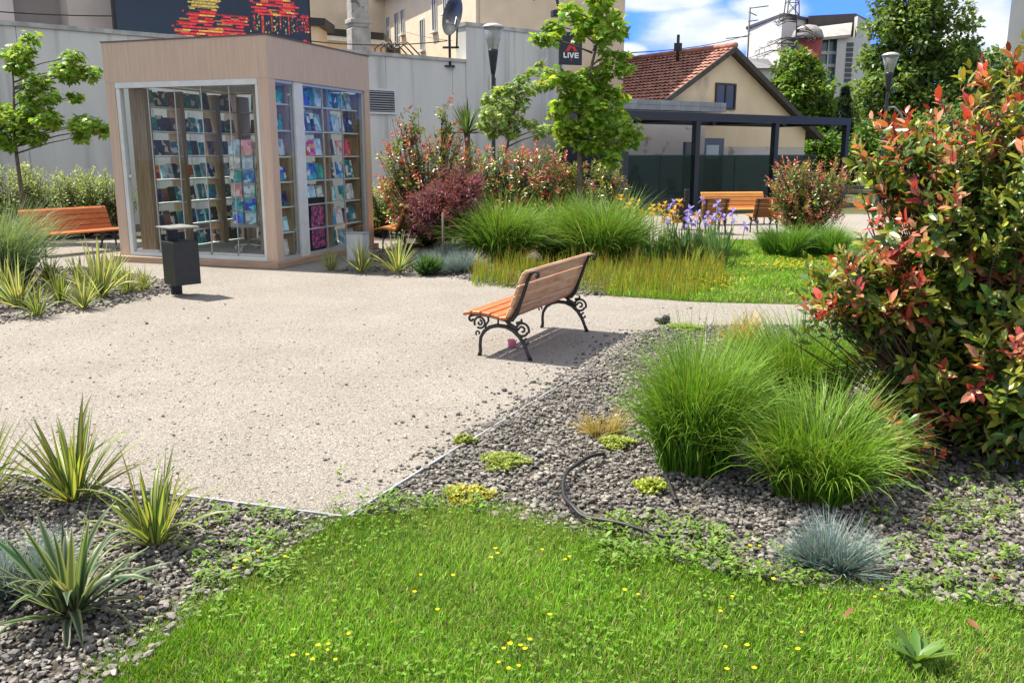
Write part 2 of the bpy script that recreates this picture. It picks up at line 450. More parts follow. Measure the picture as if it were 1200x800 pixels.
def unit(a):
    return a / (np.linalg.norm(a, axis=-1, keepdims=True) + 1e-9)

def leaves(P, A, Nn, L, W, C, fold=.25, curl=.15, hi=True):
    """P base, A axis, Nn upper side; elliptical leaves folded on the midrib"""
    n = len(P); A = unit(A)
    S = unit(np.cross(A, Nn)); U = unit(np.cross(S, A))
    L = np.broadcast_to(L, n)[:, None]; W = np.broadcast_to(W, n)[:, None]
    if hi:
        st = [(.0, 0, 0), (.3, -.85, 0), (.3, 0, 0), (.3, .85, 0), (.68, -.8, 1), (.68, 0, 1), (.68, .8, 1), (1.0, 0, 2.4)]
        T = [(0, 2, 1), (0, 3, 2), (4, 5, 7), (5, 6, 7)]; Q = [(1, 2, 5, 4), (2, 3, 6, 5)]
    else:
        st = [(.0, 0, 0), (.45, -1, 0), (.5, 0, .3), (.45, 1, 0), (1.0, 0, 1.6)]
        T = [(0, 2, 1), (0, 3, 2), (1, 2, 4), (2, 3, 4)]; Q = []
    k = len(st)
    V = np.zeros((n, k, 3))
    cu = curl * (.5 + rng.random((n, 1)))
    for j, (t, s, d) in enumerate(st):
        V[:, j] = P + A * L * t + S * W * .5 * s + U * (W * .5 * abs(s) * fold - L * cu * d * .35)
    idx = np.arange(n)[:, None, None] * k
    Ta = (idx + np.array(T)[None]).reshape(-1, 3)
    Qa = (idx + np.array(Q)[None]).reshape(-1, 4) if Q else None
    return V.reshape(-1, 3), Ta, Qa, np.repeat(C, k, 0)

def palm_leaves(P, A, Nn, L, C):
    """lobed maple leaves, five pointed lobes"""
    n = len(P); A = unit(A); S = unit(np.cross(A, Nn)); U = unit(np.cross(S, A))
    pts = [(0, 0), (.02, -.30), (.30, -.52), (.36, -.26), (.66, -.44), (.62, -.17), (1.0, 0), (.62, .17), (.66, .44), (.36, .26), (.30, .52), (.02, .30)]
    k = len(pts) + 1
    L = np.broadcast_to(L, n)[:, None]
    V = np.zeros((n, k, 3))
    V[:, 0] = P + A * L * .35
    for j, (x, y) in enumerate(pts):
        V[:, j + 1] = P + A * L * x + S * L * y - U * L * (.10 * abs(y) + .22 * x * x)
    idx = np.arange(n)[:, None, None] * k
    T = [(0, j, j % (k - 1) + 1) for j in range(1, k)]
    return V.reshape(-1, 3), (idx + np.array(T)[None]).reshape(-1, 3), None, np.repeat(C, k, 0)

def rand_dirs(n):
    v = rng.normal(0, 1, (n, 3)); return unit(v)

def leafy(name, ell, nshoot, per, leafL, leafW, colf, shoot=.3, up=.6, inner=.0, hi=True, stems=True, alpha=(25, 78), rootz=0.0, fold=.25):
    """shrub: shoots ending near the surface of a set of ellipsoids, leaves spiralling along them"""
    vol = np.array([e[1][0] * e[1][1] + e[1][1] * e[1][2] + e[1][0] * e[1][2] for e in ell]); vol /= vol.sum()
    pick = rng.choice(len(ell), nshoot, p=vol)
    c = np.array([e[0] for e in ell])[pick]; r = np.array([e[1] for e in ell])[pick]
    d = rand_dirs(nshoot)
    rad = np.where(rng.random(nshoot) < inner, rng.uniform(.35, .8, nshoot), rng.uniform(.78, 1.06, nshoot))
    tip = c + d * r * rad[:, None]
    ok = tip[:, 2] > rootz + .08
    # no lone twig far outside the mass
    dist = np.linalg.norm(tip[:, None] - tip[None], axis=2); dist.sort(1); ok &= dist[:, 3] < np.median(dist[:, 3]) * 2.2
    tip, d, c = tip[ok], d[ok], c[ok]; ns = len(tip)
    sd = unit(unit(d) + np.array([0, 0, up])[None] + rng.normal(0, .35, (ns, 3)))
    young = rng.random(ns)
    j = np.arange(per)
    s = (j + .3) / per
    sl = shoot * rng.uniform(.6, 1.3, ns)
    P = tip[:, None, :] - sd[:, None, :] * (s[None, :] * sl[:, None])[:, :, None]
    az = j[None, :] * 2.4 + rng.random((ns, 1)) * 6.3 + rng.normal(0, .3, (ns, per))
    ref = unit(np.cross(sd, np.array([.3, .2, .9])[None])); ref2 = np.cross(sd, ref)
    rd = np.cos(az)[:, :, None] * ref[:, None] + np.sin(az)[:, :, None] * ref2[:, None]
    al = np.radians(alpha[0] + (alpha[1] - alpha[0]) * s[None, :] ** .6 + rng.normal(0, 10, (ns, per)))
    A = np.cos(al)[:, :, None] * sd[:, None] + np.sin(al)[:, :, None] * rd
    A[:, :, 2] -= .12 * s[None, :]
    Nn = sd[:, None] - .6 * rd + np.array([0, 0, .5])
    Cc = colf(np.repeat(young, per), np.tile(s, ns), P.reshape(-1, 3), np.repeat(rad[ok], per))
    n = ns * per
    sz = leafL * rng.uniform(.5, 1.22, n) * (1 - .35 * (np.tile(s, ns) < .12))
    V, T, Q, C = leaves(P.reshape(-1, 3), A.reshape(-1, 3), Nn.reshape(-1, 3) + rng.normal(0, .25, (n, 3)), sz, sz * leafW / leafL, Cc, hi=hi, fold=fold)
    V[:, 2] = np.maximum(V[:, 2], rootz + .01)
    me = mesh_np(name, V, T, Q, C)
    st = None
    if stems:
        st = (tip, sd, sl, c)
    return me, st

def stem_mesh(st, roots, rw=.004, mid=True):
    mb = MB(); tip, sd, sl, c = st
    for i in range(len(tip)):
        r0 = random.choice(roots)
        a = Vector(tip[i]); b_ = a - Vector(sd[i]) * float(sl[i])
        r = Vector(r0); q = r.lerp(b_, .55); q.z = r.z + (b_.z - r.z) * .45
        mb.tube([r, q, b_, a], [rw * 3, rw * 2, rw, rw * .5], 4)
    return mb.mesh('branches')

# ------------------------------------------------------------------ world, sun, camera
SUNV = Vector((-.52, .24, 1.0)).normalized()
elev = math.asin(SUNV.z); azim = math.atan2(SUNV.x, SUNV.y)
w = bpy.data.worlds.new('World'); sc.world = w; w.use_nodes = True
N, L = w.node_tree.nodes, w.node_tree.links
bg = N['Background']
sky = N.new('ShaderNodeTexSky'); sky.sky_type = 'NISHITA'; sky.sun_disc = False
sky.sun_elevation = elev; sky.sun_rotation = azim
sky.air_density = 1.0; sky.dust_density = .1; sky.ozone_density = 3.0
hs = N.new('ShaderNodeHueSaturation'); hs.inputs['Saturation'].default_value = .22; hs.inputs['Value'].default_value = .66
L.new(sky.outputs[0], hs.inputs['Color'])
tc = N.new('ShaderNodeTexCoord')
mp = N.new('ShaderNodeMapping'); mp.inputs['Scale'].default_value = (1, 1, 2.4); mp.inputs['Location'].default_value = (.35, .1, .04)
L.new(tc.outputs['Generated'], mp.inputs['Vector'])
nz = N.new('ShaderNodeTexNoise'); nz.inputs['Scale'].default_value = 6.5; nz.inputs['Detail'].default_value = 10; nz.inputs['Roughness'].default_value = .55
L.new(mp.outputs[0], nz.inputs['Vector'])
def cloudblob(px, py, rx, rz):
    r = Vector(ray(px, py)).normalized()
    sb = N.new('ShaderNodeVectorMath'); sb.operation = 'SUBTRACT'; sb.inputs[1].default_value = r
    L.new(tc.outputs['Generated'], sb.inputs[0])
    ml = N.new('ShaderNodeVectorMath'); ml.operation = 'MULTIPLY'; ml.inputs[1].default_value = (1 / rx, 1 / rx, 1 / rz)
    L.new(sb.outputs[0], ml.inputs[0])
    ln = N.new('ShaderNodeVectorMath'); ln.operation = 'LENGTH'; L.new(ml.outputs[0], ln.inputs[0])
    r_ = N.new('ShaderNodeMapRange'); r_.inputs['From Min'].default_value = 1.25; r_.inputs['From Max'].default_value = .1
    L.new(ln.outputs['Value'], r_.inputs[0]); return r_.outputs[0]
sx_ = N.new('ShaderNodeSeparateXYZ'); L.new(tc.outputs['Generated'], sx_.inputs[0])
hr_ = N.new('ShaderNodeValToRGB'); hr_.color_ramp.elements[0].position = .0; hr_.color_ramp.elements[1].position = .42
hr_.color_ramp.elements[0].color = (.094, .25, 1.0, 1); hr_.color_ramp.elements[1].color = (1, 1, 1, 1)
hr_.color_ramp.elements.new(.2).color = (.10, .27, 1.1, 1)
L.new(sx_.outputs['Z'], hr_.inputs[0])
hm_ = N.new('ShaderNodeMix'); hm_.data_type = 'RGBA'; hm_.blend_type = 'MULTIPLY'; hm_.inputs['Factor'].default_value = 1
L.new(hs.outputs[0], hm_.inputs['A']); L.new(hr_.outputs[0], hm_.inputs['B'])
prev = None
for args in ((805, 36, .075, .030), (860, 42, .06, .022), (770, 2, .07, .014), (905, 8, .05, .02), (1150, 40, .06, .05), (1135, 5, .05, .03), (735, 58, .03, .01), (880, -45, .16, .028), (1060, -80, .14, .045)):
    o = cloudblob(*args)
    if prev is None: prev = o
    else:
        mxn = N.new('ShaderNodeMath'); mxn.operation = 'MAXIMUM'; L.new(prev, mxn.inputs[0]); L.new(o, mxn.inputs[1]); prev = mxn.outputs[0]
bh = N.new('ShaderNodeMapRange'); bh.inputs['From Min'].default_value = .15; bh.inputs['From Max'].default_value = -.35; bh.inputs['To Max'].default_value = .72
L.new(sx_.outputs['Y'], bh.inputs[0])     # unseen cloud bank added behind the viewer as neutral fill light
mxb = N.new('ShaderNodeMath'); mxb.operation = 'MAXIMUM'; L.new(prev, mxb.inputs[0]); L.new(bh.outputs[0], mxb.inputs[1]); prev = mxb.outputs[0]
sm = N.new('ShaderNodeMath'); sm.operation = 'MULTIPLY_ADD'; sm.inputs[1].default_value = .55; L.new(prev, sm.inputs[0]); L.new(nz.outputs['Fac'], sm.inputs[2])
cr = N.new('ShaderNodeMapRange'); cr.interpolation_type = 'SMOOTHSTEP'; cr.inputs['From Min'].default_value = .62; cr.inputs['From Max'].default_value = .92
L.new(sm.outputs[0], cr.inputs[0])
nz2 = N.new('ShaderNodeTexNoise'); nz2.inputs['Scale'].default_value = 14; nz2.inputs['Detail'].default_value = 8; L.new(mp.outputs[0], nz2.inputs['Vector'])
ccr = N.new('ShaderNodeValToRGB'); ccr.color_ramp.elements[0].position = .3; ccr.color_ramp.elements[1].position = .65
ccr.color_ramp.elements[0].color = (1.5, 1.75, 2.1, 1); ccr.color_ramp.elements[1].color = (2.6, 2.65, 2.7, 1)
L.new(nz2.outputs['Fac'], ccr.inputs[0])
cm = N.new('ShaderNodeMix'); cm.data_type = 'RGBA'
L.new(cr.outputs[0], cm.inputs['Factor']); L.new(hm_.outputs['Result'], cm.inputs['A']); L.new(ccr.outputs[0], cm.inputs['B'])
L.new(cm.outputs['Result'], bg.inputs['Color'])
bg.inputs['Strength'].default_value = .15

sd_ = bpy.data.lights.new('sun', 'SUN'); sd_.energy = 3.45; sd_.angle = R(.53); sd_.color = (1, .925, .79)
so = bpy.data.objects.new('sun', sd_); col.objects.link(so)
so.rotation_euler = SUNV.to_track_quat('Z', 'Y').to_euler(); so.location = (0, 0, 30)

cam = bpy.data.cameras.new('camera'); co = bpy.data.objects.new('camera', cam); col.objects.link(co)
cam.sensor_width = 36; cam.lens = 36 * FPX / 1200; cam.clip_end = 2000; cam.clip_start = .05
co.location = (0, 0, CAMH); co.rotation_euler = (PI / 2 - TH, 0, 0)
sc.camera = co
sc.view_settings.view_transform = 'Standard'; sc.view_settings.look = 'None'
sc.view_settings.exposure = 1.63; sc.view_settings.gamma = 1
sc.render.engine = 'CYCLES'
sc.cycles.use_denoising = True
try: sc.cycles.denoiser = 'OPENIMAGEDENOISE'
except Exception: pass
sc.cycles.max_bounces = 8; sc.cycles.transparent_max_bounces = 16; sc.cycles.diffuse_bounces = 3
sc.cycles.caustics_reflective = False; sc.cycles.caustics_refractive = False

# ------------------------------------------------------------------ ground
def sheet(name, pts, z, mt):
    mb = MB(); mb.add([(p[0], p[1], z) for p in pts], [tuple(range(len(pts)))])
    o = mb.build(name, mt); o['kind'] = 'structure'
    if o.data.polygons[0].normal.z < 0: o.data.flip_normals()
    return o

def inpoly(P, poly):
    x, y = P[:, 0], P[:, 1]; ins = np.zeros(len(P), bool); n = len(poly)
    for i in range(n):
        x1, y1 = poly[i][0], poly[i][1]; x2, y2 = poly[(i + 1) % n][0], poly[(i + 1) % n][1]
        c = ((y1 > y) != (y2 > y)) & (x < (x2 - x1) * (y - y1) / (y2 - y1 + 1e-12) + x1)
        ins ^= c
    return ins

def scatter(poly, n):
    xs = [p[0] for p in poly]; ys = [p[1] for p in poly]
    P = np.stack([rng.uniform(min(xs), max(xs), n), rng.uniform(min(ys), max(ys), n)], 1)
    return P[inpoly(P, poly)]

sheet('ground', [(-600, -100), (600, -100), (600, 900), (-600, 900)], -.02, M['field'])
CN = Vector((-.79, 3.91)); DL = Vector((-.956, .292)); DR = Vector((.423, .906))
EL = CN + DL * 4.6           # far left end of the edging
ER = CN + DR * 5.0           # where the border turns along the path
g2 = lambda px, py: (gnd(px, py).x, gnd(px, py).y)
plaza = [tuple(CN), tuple(ER), (1.55, 8.72), (2.3, 8.75), (7.5, 8.9), (7.6, 10.4), (3.34, 9.98), (2.2, 10.15), (1.05, 10.7), (.2, 11.3), (-.45, 12.0), (-.75, 12.6), (-1.6, 13.0), (-2.6, 13.0),
         (-2.2, 17.5), (-7.5, 18.2), (-10.5, 15.5), (-9.5, 13.2), (-6.2, 13.3), (-4.75, 12.0), (-4.45, 11.1), (-4.70, 10.16), (-5.07, 9.53), (-5.35, 9.03), (-5.85, 8.19), tuple(EL)]
sheet('gravel_plaza', plaza, 0.0, M['gravel'])
sheet('far_path', [(1.5, 17.6), (12, 18.4), (14, 25.6), (2.5, 25.6)], -.012, M['path'])
bedR = [tuple(CN)] + [g2(*p) for p in ((470, 603), (540, 598), (600, 610), (660, 622), (720, 640), (800, 662), (900, 684), (1000, 697), (1100, 707), (1200, 716))] + [(2.6, 3.1), (4.6, 3.2), (6.5, 5.5), (7.4, 8.9), (2.3, 8.75), (1.55, 8.72), tuple(ER)]
sheet('dark_gravel_bed', bedR, -.004, M['soil'])
bedL = [tuple(CN)] + [g2(*p) for p in ((370, 628), (330, 650), (270, 692), (220, 732), (175, 772), (130, 802))] + [(-1.5, 2.0), (-2.2, 1.2), (-5.4, 1.2), tuple(EL)]
sheet('dark_gravel_bed', bedL, -.004, M['soil'])
sheet('planting_bed', [tuple(EL), (-5.85, 8.19), (-5.35, 9.03), (-5.07, 9.53), (-4.70, 10.16), (-4.45, 11.1), (-4.75, 12.0), (-6.2, 13.3), (-9.5, 13.2), (-16, 12.0), (-14, 6)], -.006, M['soil'])
sheet('planting_bed', [(1.05, 10.7), (.2, 11.3), (-.45, 12.0), (-.75, 12.6), (-1.6, 13.0), (-2.6, 13.0), (-2.2, 17.5), (-7.5, 18.2), (-10.5, 15.5), (-17, 15.5), (1.5, 30.5), (2.5, 17.6), (3.0, 17.4), (2.2, 15.0), (1.6, 13), (1.15, 10.75)], -.0075, M['soil'])
lawn = [tuple(CN)] + [bedL[i] for i in range(1, 9)] + [(-2.2, -1.5), (5.5, -1.5), (4.6, 3.2)] + [bedR[i] for i in range(11, 0, -1)]
sheet('lawn', lawn, -.008, M['turf'])
lawnB = [(1.15, 10.75), (2.2, 10.2), (3.34, 10.02), (7.6, 10.4), (9, 17.9), (3.0, 17.4), (2.2, 15.0), (1.6, 13)]
sheet('back_lawn', lawnB, -.008, M['turf'])

# metal edging between gravel and beds
def edging(name, a, b_, label):
    mb = MB(); d = (b_ - a); ln = d.length; ang = math.atan2(d.y, d.x)
    k = 8
    for i in range(k):
        mb.box((ln * (i + .5) / k, 0, -.006 - .0025 * i + .003 * math.sin(i * 2.1)), (ln / k * .997, .014, .05))
    o = mb.build(name, M['steel'], None, (a.x, a.y, 0), ang)
    return tag(o, label, 'edging')
edging('metal_edging', CN + DR * .01, ER, 'thin metal edging strip running away between pale gravel and dark stones')
edging('metal_edging', CN + DL * .02, EL, 'thin metal edging strip in front of the striped yuccas at lower left')

# stones ----------------------------------------------------------------
ico = bpy.data.meshes.new('tmp')
import bmesh
bm = bmesh.new(); bmesh.ops.create_icosphere(bm, subdivisions=1, radius=1); bm.to_mesh(ico)  # twenty flat faces
IV = np.array([v.co[:] for v in bm.verts]); IT = np.array([[v.index for v in f.verts] for f in bm.faces]); bm.free()
bpy.data.meshes.remove(ico)

def stones(name, P, size, cols, flat=.6, z0=0.0, jz=.3):
    n = len(P); k = len(IV)
    s = size * np.clip(np.exp(rng.normal(0, .35, n)), .4, 1.9)
    sh = np.sign(IV)[None] * np.abs(IV)[None] ** .7 * (1 + rng.normal(0, .22, (n, k, 3)))
    sc_ = np.stack([rng.uniform(.75, 1.35, n), rng.uniform(.6, 1.0, n), rng.uniform(.45, .8, n) * flat / .6], 1)
    sh = sh * sc_[:, None, :]
    a = rng.random(n) * 2 * PI; tl = rng.normal(0, .35, n)
    x, y, z = sh[..., 0], sh[..., 1], sh[..., 2]
    y, z = y * np.cos(tl)[:, None] - z * np.sin(tl)[:, None], y * np.sin(tl)[:, None] + z * np.cos(tl)[:, None]
    x, y = x * np.cos(a)[:, None] - y * np.sin(a)[:, None], x * np.sin(a)[:, None] + y * np.cos(a)[:, None]
    V = np.stack([x, y, z], -1) * s[:, None, None] * .5
    V[..., 0] += P[:, 0][:, None]; V[..., 1] += P[:, 1][:, None]
    V[..., 2] += (z0 + s * .2 + rng.random(n) * s * jz)[:, None]
    pick = rng.integers(0, len(cols), n)
    C = np.clip(np.array(cols)[pick] * (1 + rng.normal(0, .18, (n, 1))), .01, .8)
    T = (np.arange(n)[:, None, None] * k + IT[None]).reshape(-1, 3)
    me = mesh_np(name, V.reshape(-1, 3), T, None, np.repeat(C, k, 0), False)
    return obj(name, me, M['stone'])

def fringe(poly_pts, n, s):
    pts = np.array(poly_pts); seg = rng.integers(0, len(pts) - 1, n); t = rng.random((n, 1))
    return pts[seg] * (1 - t) + pts[seg + 1] * t + rng.normal(0, s, (n, 2))
DARK = [(.13, .12, .11), (.17, .158, .142), (.085, .08, .075), (.235, .215, .19), (.14, .13, .12), (.19, .168, .15)]
P = scatter(bedR, 120000); P = P[(P[:, 0] < 4.6)]
d = np.hypot(P[:, 0], P[:, 1]); P = P[rng.random(len(P)) < np.clip(7.0 / d ** 1.0, .35, 1)]
tag(stones('stone_chips', P, .0185, DARK, z0=-.004, jz=.5), 'dark grey stone chips covering the planting bed around the green grass clumps', 'stone chips', kind='stuff')
P = scatter(bedL, 60000); P = P[(P[:, 0] > -4.2)]
tag(stones('stone_chips', P, .0175, DARK, z0=-.004, jz=.5), 'dark grey stone chips under the striped yuccas at lower left', 'stone chips', kind='stuff')
bedM = [(-11, 12.6), (-9.5, 13.2), (-6.2, 13.3), (-4.75, 12.0), (-4.45, 11.1), (-4.70, 10.16), (-5.07, 9.53), (-5.35, 9.03), (-5.85, 8.19)]
P = np.concatenate([scatter(bedM, 16000), scatter([(-2.6, 13.0), (-1.6, 13.0), (-.75, 12.6), (-.45, 12.0), (.2, 11.3), (1.05, 10.7), (1.6, 13), (-1, 15), (-2.2, 16)], 9000), fringe([(-4.75, 12.0), (-4.45, 11.1), (-4.70, 10.16), (-5.07, 9.53), (-5.35, 9.03), (-5.85, 8.19)], 1500, .12), fringe([(-2.6, 13.0), (-1.6, 13.0), (-.75, 12.6), (-.45, 12.0), (.2, 11.3), (1.05, 10.7)], 1100, .1)])
tag(stones('stone_chips', P, .034, DARK, z0=-.006, jz=.4), 'dark stone chips under the yuccas left of the bin and right of the kiosk', 'stone chips', kind='stuff')
# loose chips strewn on the pale gravel
P = scatter(plaza, 1700); P = P[P[:, 1] < 11]
side = (P - np.array(CN)) @ np.array((DR.y, -DR.x)); keep = rng.random(len(P)) < np.clip(.12 + .8 * np.exp(side / .18), 0, 1)
P = P[keep]
pb = np.array(CN) + np.array(DR) * rng.uniform(.4, 5, (420, 1)) - np.array((DR.y, -DR.x)) * (rng.exponential(.12, (420, 1)) + .01)
pb2 = np.array(CN) + np.array(DR) * rng.uniform(.9, 5, (1000, 1)) - np.array((DR.y, -DR.x)) * (rng.normal(0, .06, (1000, 1)) + .0)
P = np.concatenate([P, pb, pb2])
tag(stones('loose_chips', P, .020, DARK + [(.22, .19, .16)], z0=0, jz=.1), 'loose dark chips and crumbs strewn over the pale gravel', 'stone chips', kind='stuff')
P = scatter(plaza, 60000); P = P[(P[:, 1] < 9)]
d = P[:, 1]; P = P[rng.random(len(P)) < np.clip(5.0 / d - .3, .1, 1)]
tag(stones('gravel_grains', P, .011, [(.29, .255, .22), (.34, .305, .27), (.23, .20, .172), (.40, .37, .335), (.27, .235, .2)], z0=-.001, jz=.1), 'pale beige gravel grains lying over the plaza', 'gravel', kind='stuff')

# lawn ---------------------------------------------------------------------
def turf(name, P, h, wd, cols, label, seg=2, zb=-.006):
    n = len(P)
    base = np.concatenate([P, np.full((n, 1), zb)], 1)
    pick = rng.integers(0, len(cols), n)
    patch = .5 + .5 * np.sin(P[:, 0] * 3.1 + 1.7 * np.sin(P[:, 1] * 2.3)) * np.sin(P[:, 1] * 4.1 + 1.3 * np.sin(P[:, 0] * 2.7))
    cA = np.array(cols)[pick] * (1 + rng.normal(0, .2, (n, 1))) * (.75 + .5 * patch[:, None])
    dry = np.clip(np.sin(P[:, 0] * 1.9 + 2.2 * np.sin(P[:, 1] * 1.3 + .5)) * np.sin(P[:, 1] * 2.6 + 1.5 * np.sin(P[:, 0] * 3.3 + 2)) - .25 + rng.normal(0, .22, n), 0, .28)[:, None]
    cA = cA * (1 - dry) + np.array((.27, .29, .115)) * dry
    k = rng.random(n) < .085
    cA[k] = jit((.34, .30, .14), k.sum())
    V, Q, C = blades(base, rng.random(n) * 2 * PI, rng.uniform(0, .5, n), rng.uniform(.3, 1.5, n), h * rng.uniform(.45, 1.25, n) * (.75 + .5 * patch), wd * rng.uniform(.6, 1.3, n), seg, cA=np.clip(cA, .01, .8), pw=1.2)
    return tag(obj(name, mesh_np(name, V, None, Q, C), M['lawnblade']), label, 'grass', kind='stuff')
GC = [(.135, .30, .02), (.185, .37, .03), (.085, .23, .016), (.26, .42, .05), (.15, .335, .02)]
P = scatter(lawn, 950000); P = P[(P[:, 1] > 1.9) & (np.abs(P[:, 0]) < 3.6)]
keep = rng.random(len(P)) < np.clip(1.25 - .16 * P[:, 1], .4, 1)
P = P[keep]
# ragged outer edge: some blades grow out into the stones
F = np.concatenate([fringe([bedR[i] for i in range(1, 11)], 15000, .085), fringe(bedL[0:7], 9000, .07), fringe([bedR[0], bedR[1], bedR[2]], 1500, .07)])
turf('lawn_grass', np.concatenate([P, F]), .041, .0040, GC, 'bright green mown lawn grass in the foreground')
P = scatter(lawnB, 120000)
turf('back_lawn_grass', P, .07, .011, GC, 'bright green lawn grass beyond the gravel path')
# clover leaflets in the lawn
P = scatter(lawn, 24000); P = P[(P[:, 1] > 1.9) & (np.abs(P[:, 0]) < 3.6)]
pt = np.sin(P[:, 0] * 2.3 + 2) * np.sin(P[:, 1] * 3.3) + .4 * np.sin(P[:, 0] * 7)
P = P[pt > -.15 + rng.normal(0, .25, len(P))]
n = len(P); ce = np.concatenate([P, rng.uniform(.022, .05, (n, 1))], 1)
vs = []; az0 = rng.random(n) * 6.3; tl = rng.normal(0, .25, (n, 2))
A = []; PP = []
for k in range(3):
    a = az0 + k * 2.094
    A.append(np.stack([np.cos(a), np.sin(a), tl[:, 0]], 1)); PP.append(ce)
A = np.concatenate(A); PP = np.concatenate(PP)
V, T, Q, C = leaves(PP, A, np.tile(np.array([0, 0, 1.0]), (3 * n, 1)) + rng.normal(0, .2, (3 * n, 3)), .011, .010, np.tile(jit((.14, .25, .032), n, .18), (3, 1)), fold=.1, curl=.05, hi=False)
tag(obj('clover', mesh_np('clover', V, T, Q, C), M['lawnblade']), 'low clover leaves growing through the foreground lawn', 'clover', kind='stuff')

# weeds along the border ------------------------------------------------------
def weedpatch(P, n_per=9, L=.05, c=(.15, .25, .045), h=.06):
    n = len(P); m = n * n_per
    base = np.repeat(P, n_per, 0) + rng.normal(0, .02, (m, 2))
    z = rng.uniform(.005, h, m)
    az = rng.random(m) * 6.3
    A = np.stack([np.cos(az), np.sin(az), rng.uniform(-.1, .9, m)], 1)
    s = L * rng.uniform(.4, 1.2, m)
    return leaves(np.concatenate([base, z[:, None]], 1), A, np.tile(np.array([0, 0, 1.0]), (m, 1)), s, s * .42, jit(c, m, .22), hi=False)
pts = []
for (x0, y0, x1, y1, k) in ((700, 610, 850, 665, 85), (850, 640, 960, 690, 30), (1010, 600, 1190, 715, 75), (1100, 560, 1200, 620, 16), (240, 600, 345, 690, 50), (380, 560, 400, 600, 2), (420, 585, 560, 605, 26), (200, 640, 260, 730, 14)):
    for _ in range(k):
        pts.append(g2(random.uniform(x0, x1), random.uniform(y0, y1)))
V, T, Q, C = weedpatch(np.array(pts), 12, .038)
tag(obj('weeds', mesh_np('weeds', V, T, Q, C), M['lawnblade']), 'small green weeds spreading over the stone chips beside the lawn', 'weeds', kind='stuff')

# ------------------------------------------------------------------ benches
def bench_parts(root, half=.75, legx=.68, m_seat='slat', m_back='slat'):
    seat = MB()
    prof = [(.335, .372, 12), (.245, .383, 2), (.155, .378, -6), (.07, .362, -10), (-.005, .352, 6)]
    for (y, z, a) in prof:
        seat.box((0, y, z), (half * 2, .076, .030), Matrix.Rotation(R(-a), 4, 'X'), .006)
    seat.build('seat', M[m_seat], root)
    back = MB()
    for i, (y, z, a) in enumerate([(-.062, .408, 62), (-.098, .500, 68), (-.132, .594, 68), (-.172, .688, 64)]):
        back.box((0, y, z), (half * 2, .0915, .030), Matrix.Rotation(R(-a), 4, 'X'), .006)
    back.box((0, -.205, .742), (half * 2, .062, .03), Matrix.Rotation(R(-38), 4, 'X'), .006)
    back.build('backrest', M[m_back], root)
    for sx in (-1, 1):
        x = sx * legx; mb = MB()
        def P3(l): return [(x, y, z) for (y, z) in l]
        def arc(cy, cz, r, a0, a1, k=14, r1=None):
            r1 = r if r1 is None else r1
            return [(cy + (r + (r1 - r) * i / k) * math.cos(R(a0 + (a1 - a0) * i / k)), cz + (r + (r1 - r) * i / k) * math.sin(R(a0 + (a1 - a0) * i / k))) for i in range(k + 1)]
        # front leg, arch and rear leg in one sweep
        mb.tube(P3([(.250, .0), (.240, .04), (.243, .10), (.236, .16), (.205, .215), (.15, .255), (.08, .275), (.0, .272), (-.07, .245), (-.13, .195), (-.175, .13), (-.205, .06), (-.232, .0)]),
                [.02, .016, .015, .015, .016, .017, .018, .018, .018, .018, .017, .016, .02], 8)
        # rail under the seat, up the back to the top scroll
        mb.tube(P3([(.335, .345), (.25, .358), (.155, .352), (.07, .338), (-.01, .322), (-.06, .335), (-.10, .39), (-.135, .48), (-.168, .57), (-.20, .665), (-.235, .735), (-.27, .758), (-.298, .742), (-.298, .715), (-.278, .708)]),
                [.013] * 5 + [.02, .021, .017, .016, .015, .014, .014, .014, .015, .014], 8)
        mb.tube(P3([(-.01, .322), (-.045, .29), (-.09, .27), (-.11, .24)]), [.016, .018, .018, .014], 8)
        # scrolls
        mb.tube(P3(arc(-.155, .255, .062, 200, -160, 20, .05)), .011, 8)
        mb.tube(P3(arc(-.155, .255, .034, 0, 300, 14, .012)), .010, 7)
        mb.tube(P3(arc(.245, .285, .052, -30, 300, 18, .045)), .010, 8)
        mb.tube(P3(arc(.245, .285, .026, 90, 400, 12, .01)), .009, 7)
        mb.tube(P3(arc(.325, .315, .026, 90, -190, 12, .012)), .011, 7)
        mb.tube(P3(arc(-.195, .155, .03, 90, -200, 12, .012)), .009, 7)
        mb.tube(P3(arc(.262, .195, .024, -60, 230, 12, .01)), .008, 7)
        mb.tube(P3([(-.1, .31), (-.13, .318), (-.15, .33), (-.145, .35)]), [.012, .012, .011, .008], 7)
        mb.tube(P3([(.165, .35), (.16, .31), (.185, .275), (.19, .235)]), [.010, .009, .009, .01], 7)
        for (y, z) in ((.07, .30), (-.02, .298)):
            mb.tube(P3([(y, z - .03), (y, z + .04)]), .009, 6)
        mb.build('leg', M['iron'], root)

BROT = math.atan2(.905, .425)
b1 = thing('park_bench', 'brown slatted bench on black scrolled iron legs, seen from behind on the open gravel', 'bench', (.235, 7.9, 0), BROT, 'slatted park benches')
bench_parts(b1, m_back='slatpale')
bL = thing('park_bench', 'orange brown slatted bench beside the kiosk, backed by pale green shrubs', 'bench', (-7.72, 15.5, 0), R(238), 'slatted park benches')
bench_parts(bL, half=.8, legx=.66)
bF = thing('park_bench', 'orange slatted bench facing the camera in front of the dark terrace screen', 'bench', tuple(gnd(860, 262)), R(190), 'slatted park benches')
bench_parts(bF, half=.82, legx=.68, m_seat='slatorange', m_back='slatorange')
bN = thing('garden_chair', 'short slatted seat with its brown back turned, left of the orange bench', 'garden chair', tuple(gnd(835, 273)), R(5), 'short seats with their backs turned')
bench_parts(bN, half=.29, legx=.22, m_seat='slatorange', m_back='slatbrown')
bM = dup(bN, tuple(gnd(895, 273)), R(5), 'short slatted seat with its brown back turned, half hidden by the far red tipped bush')
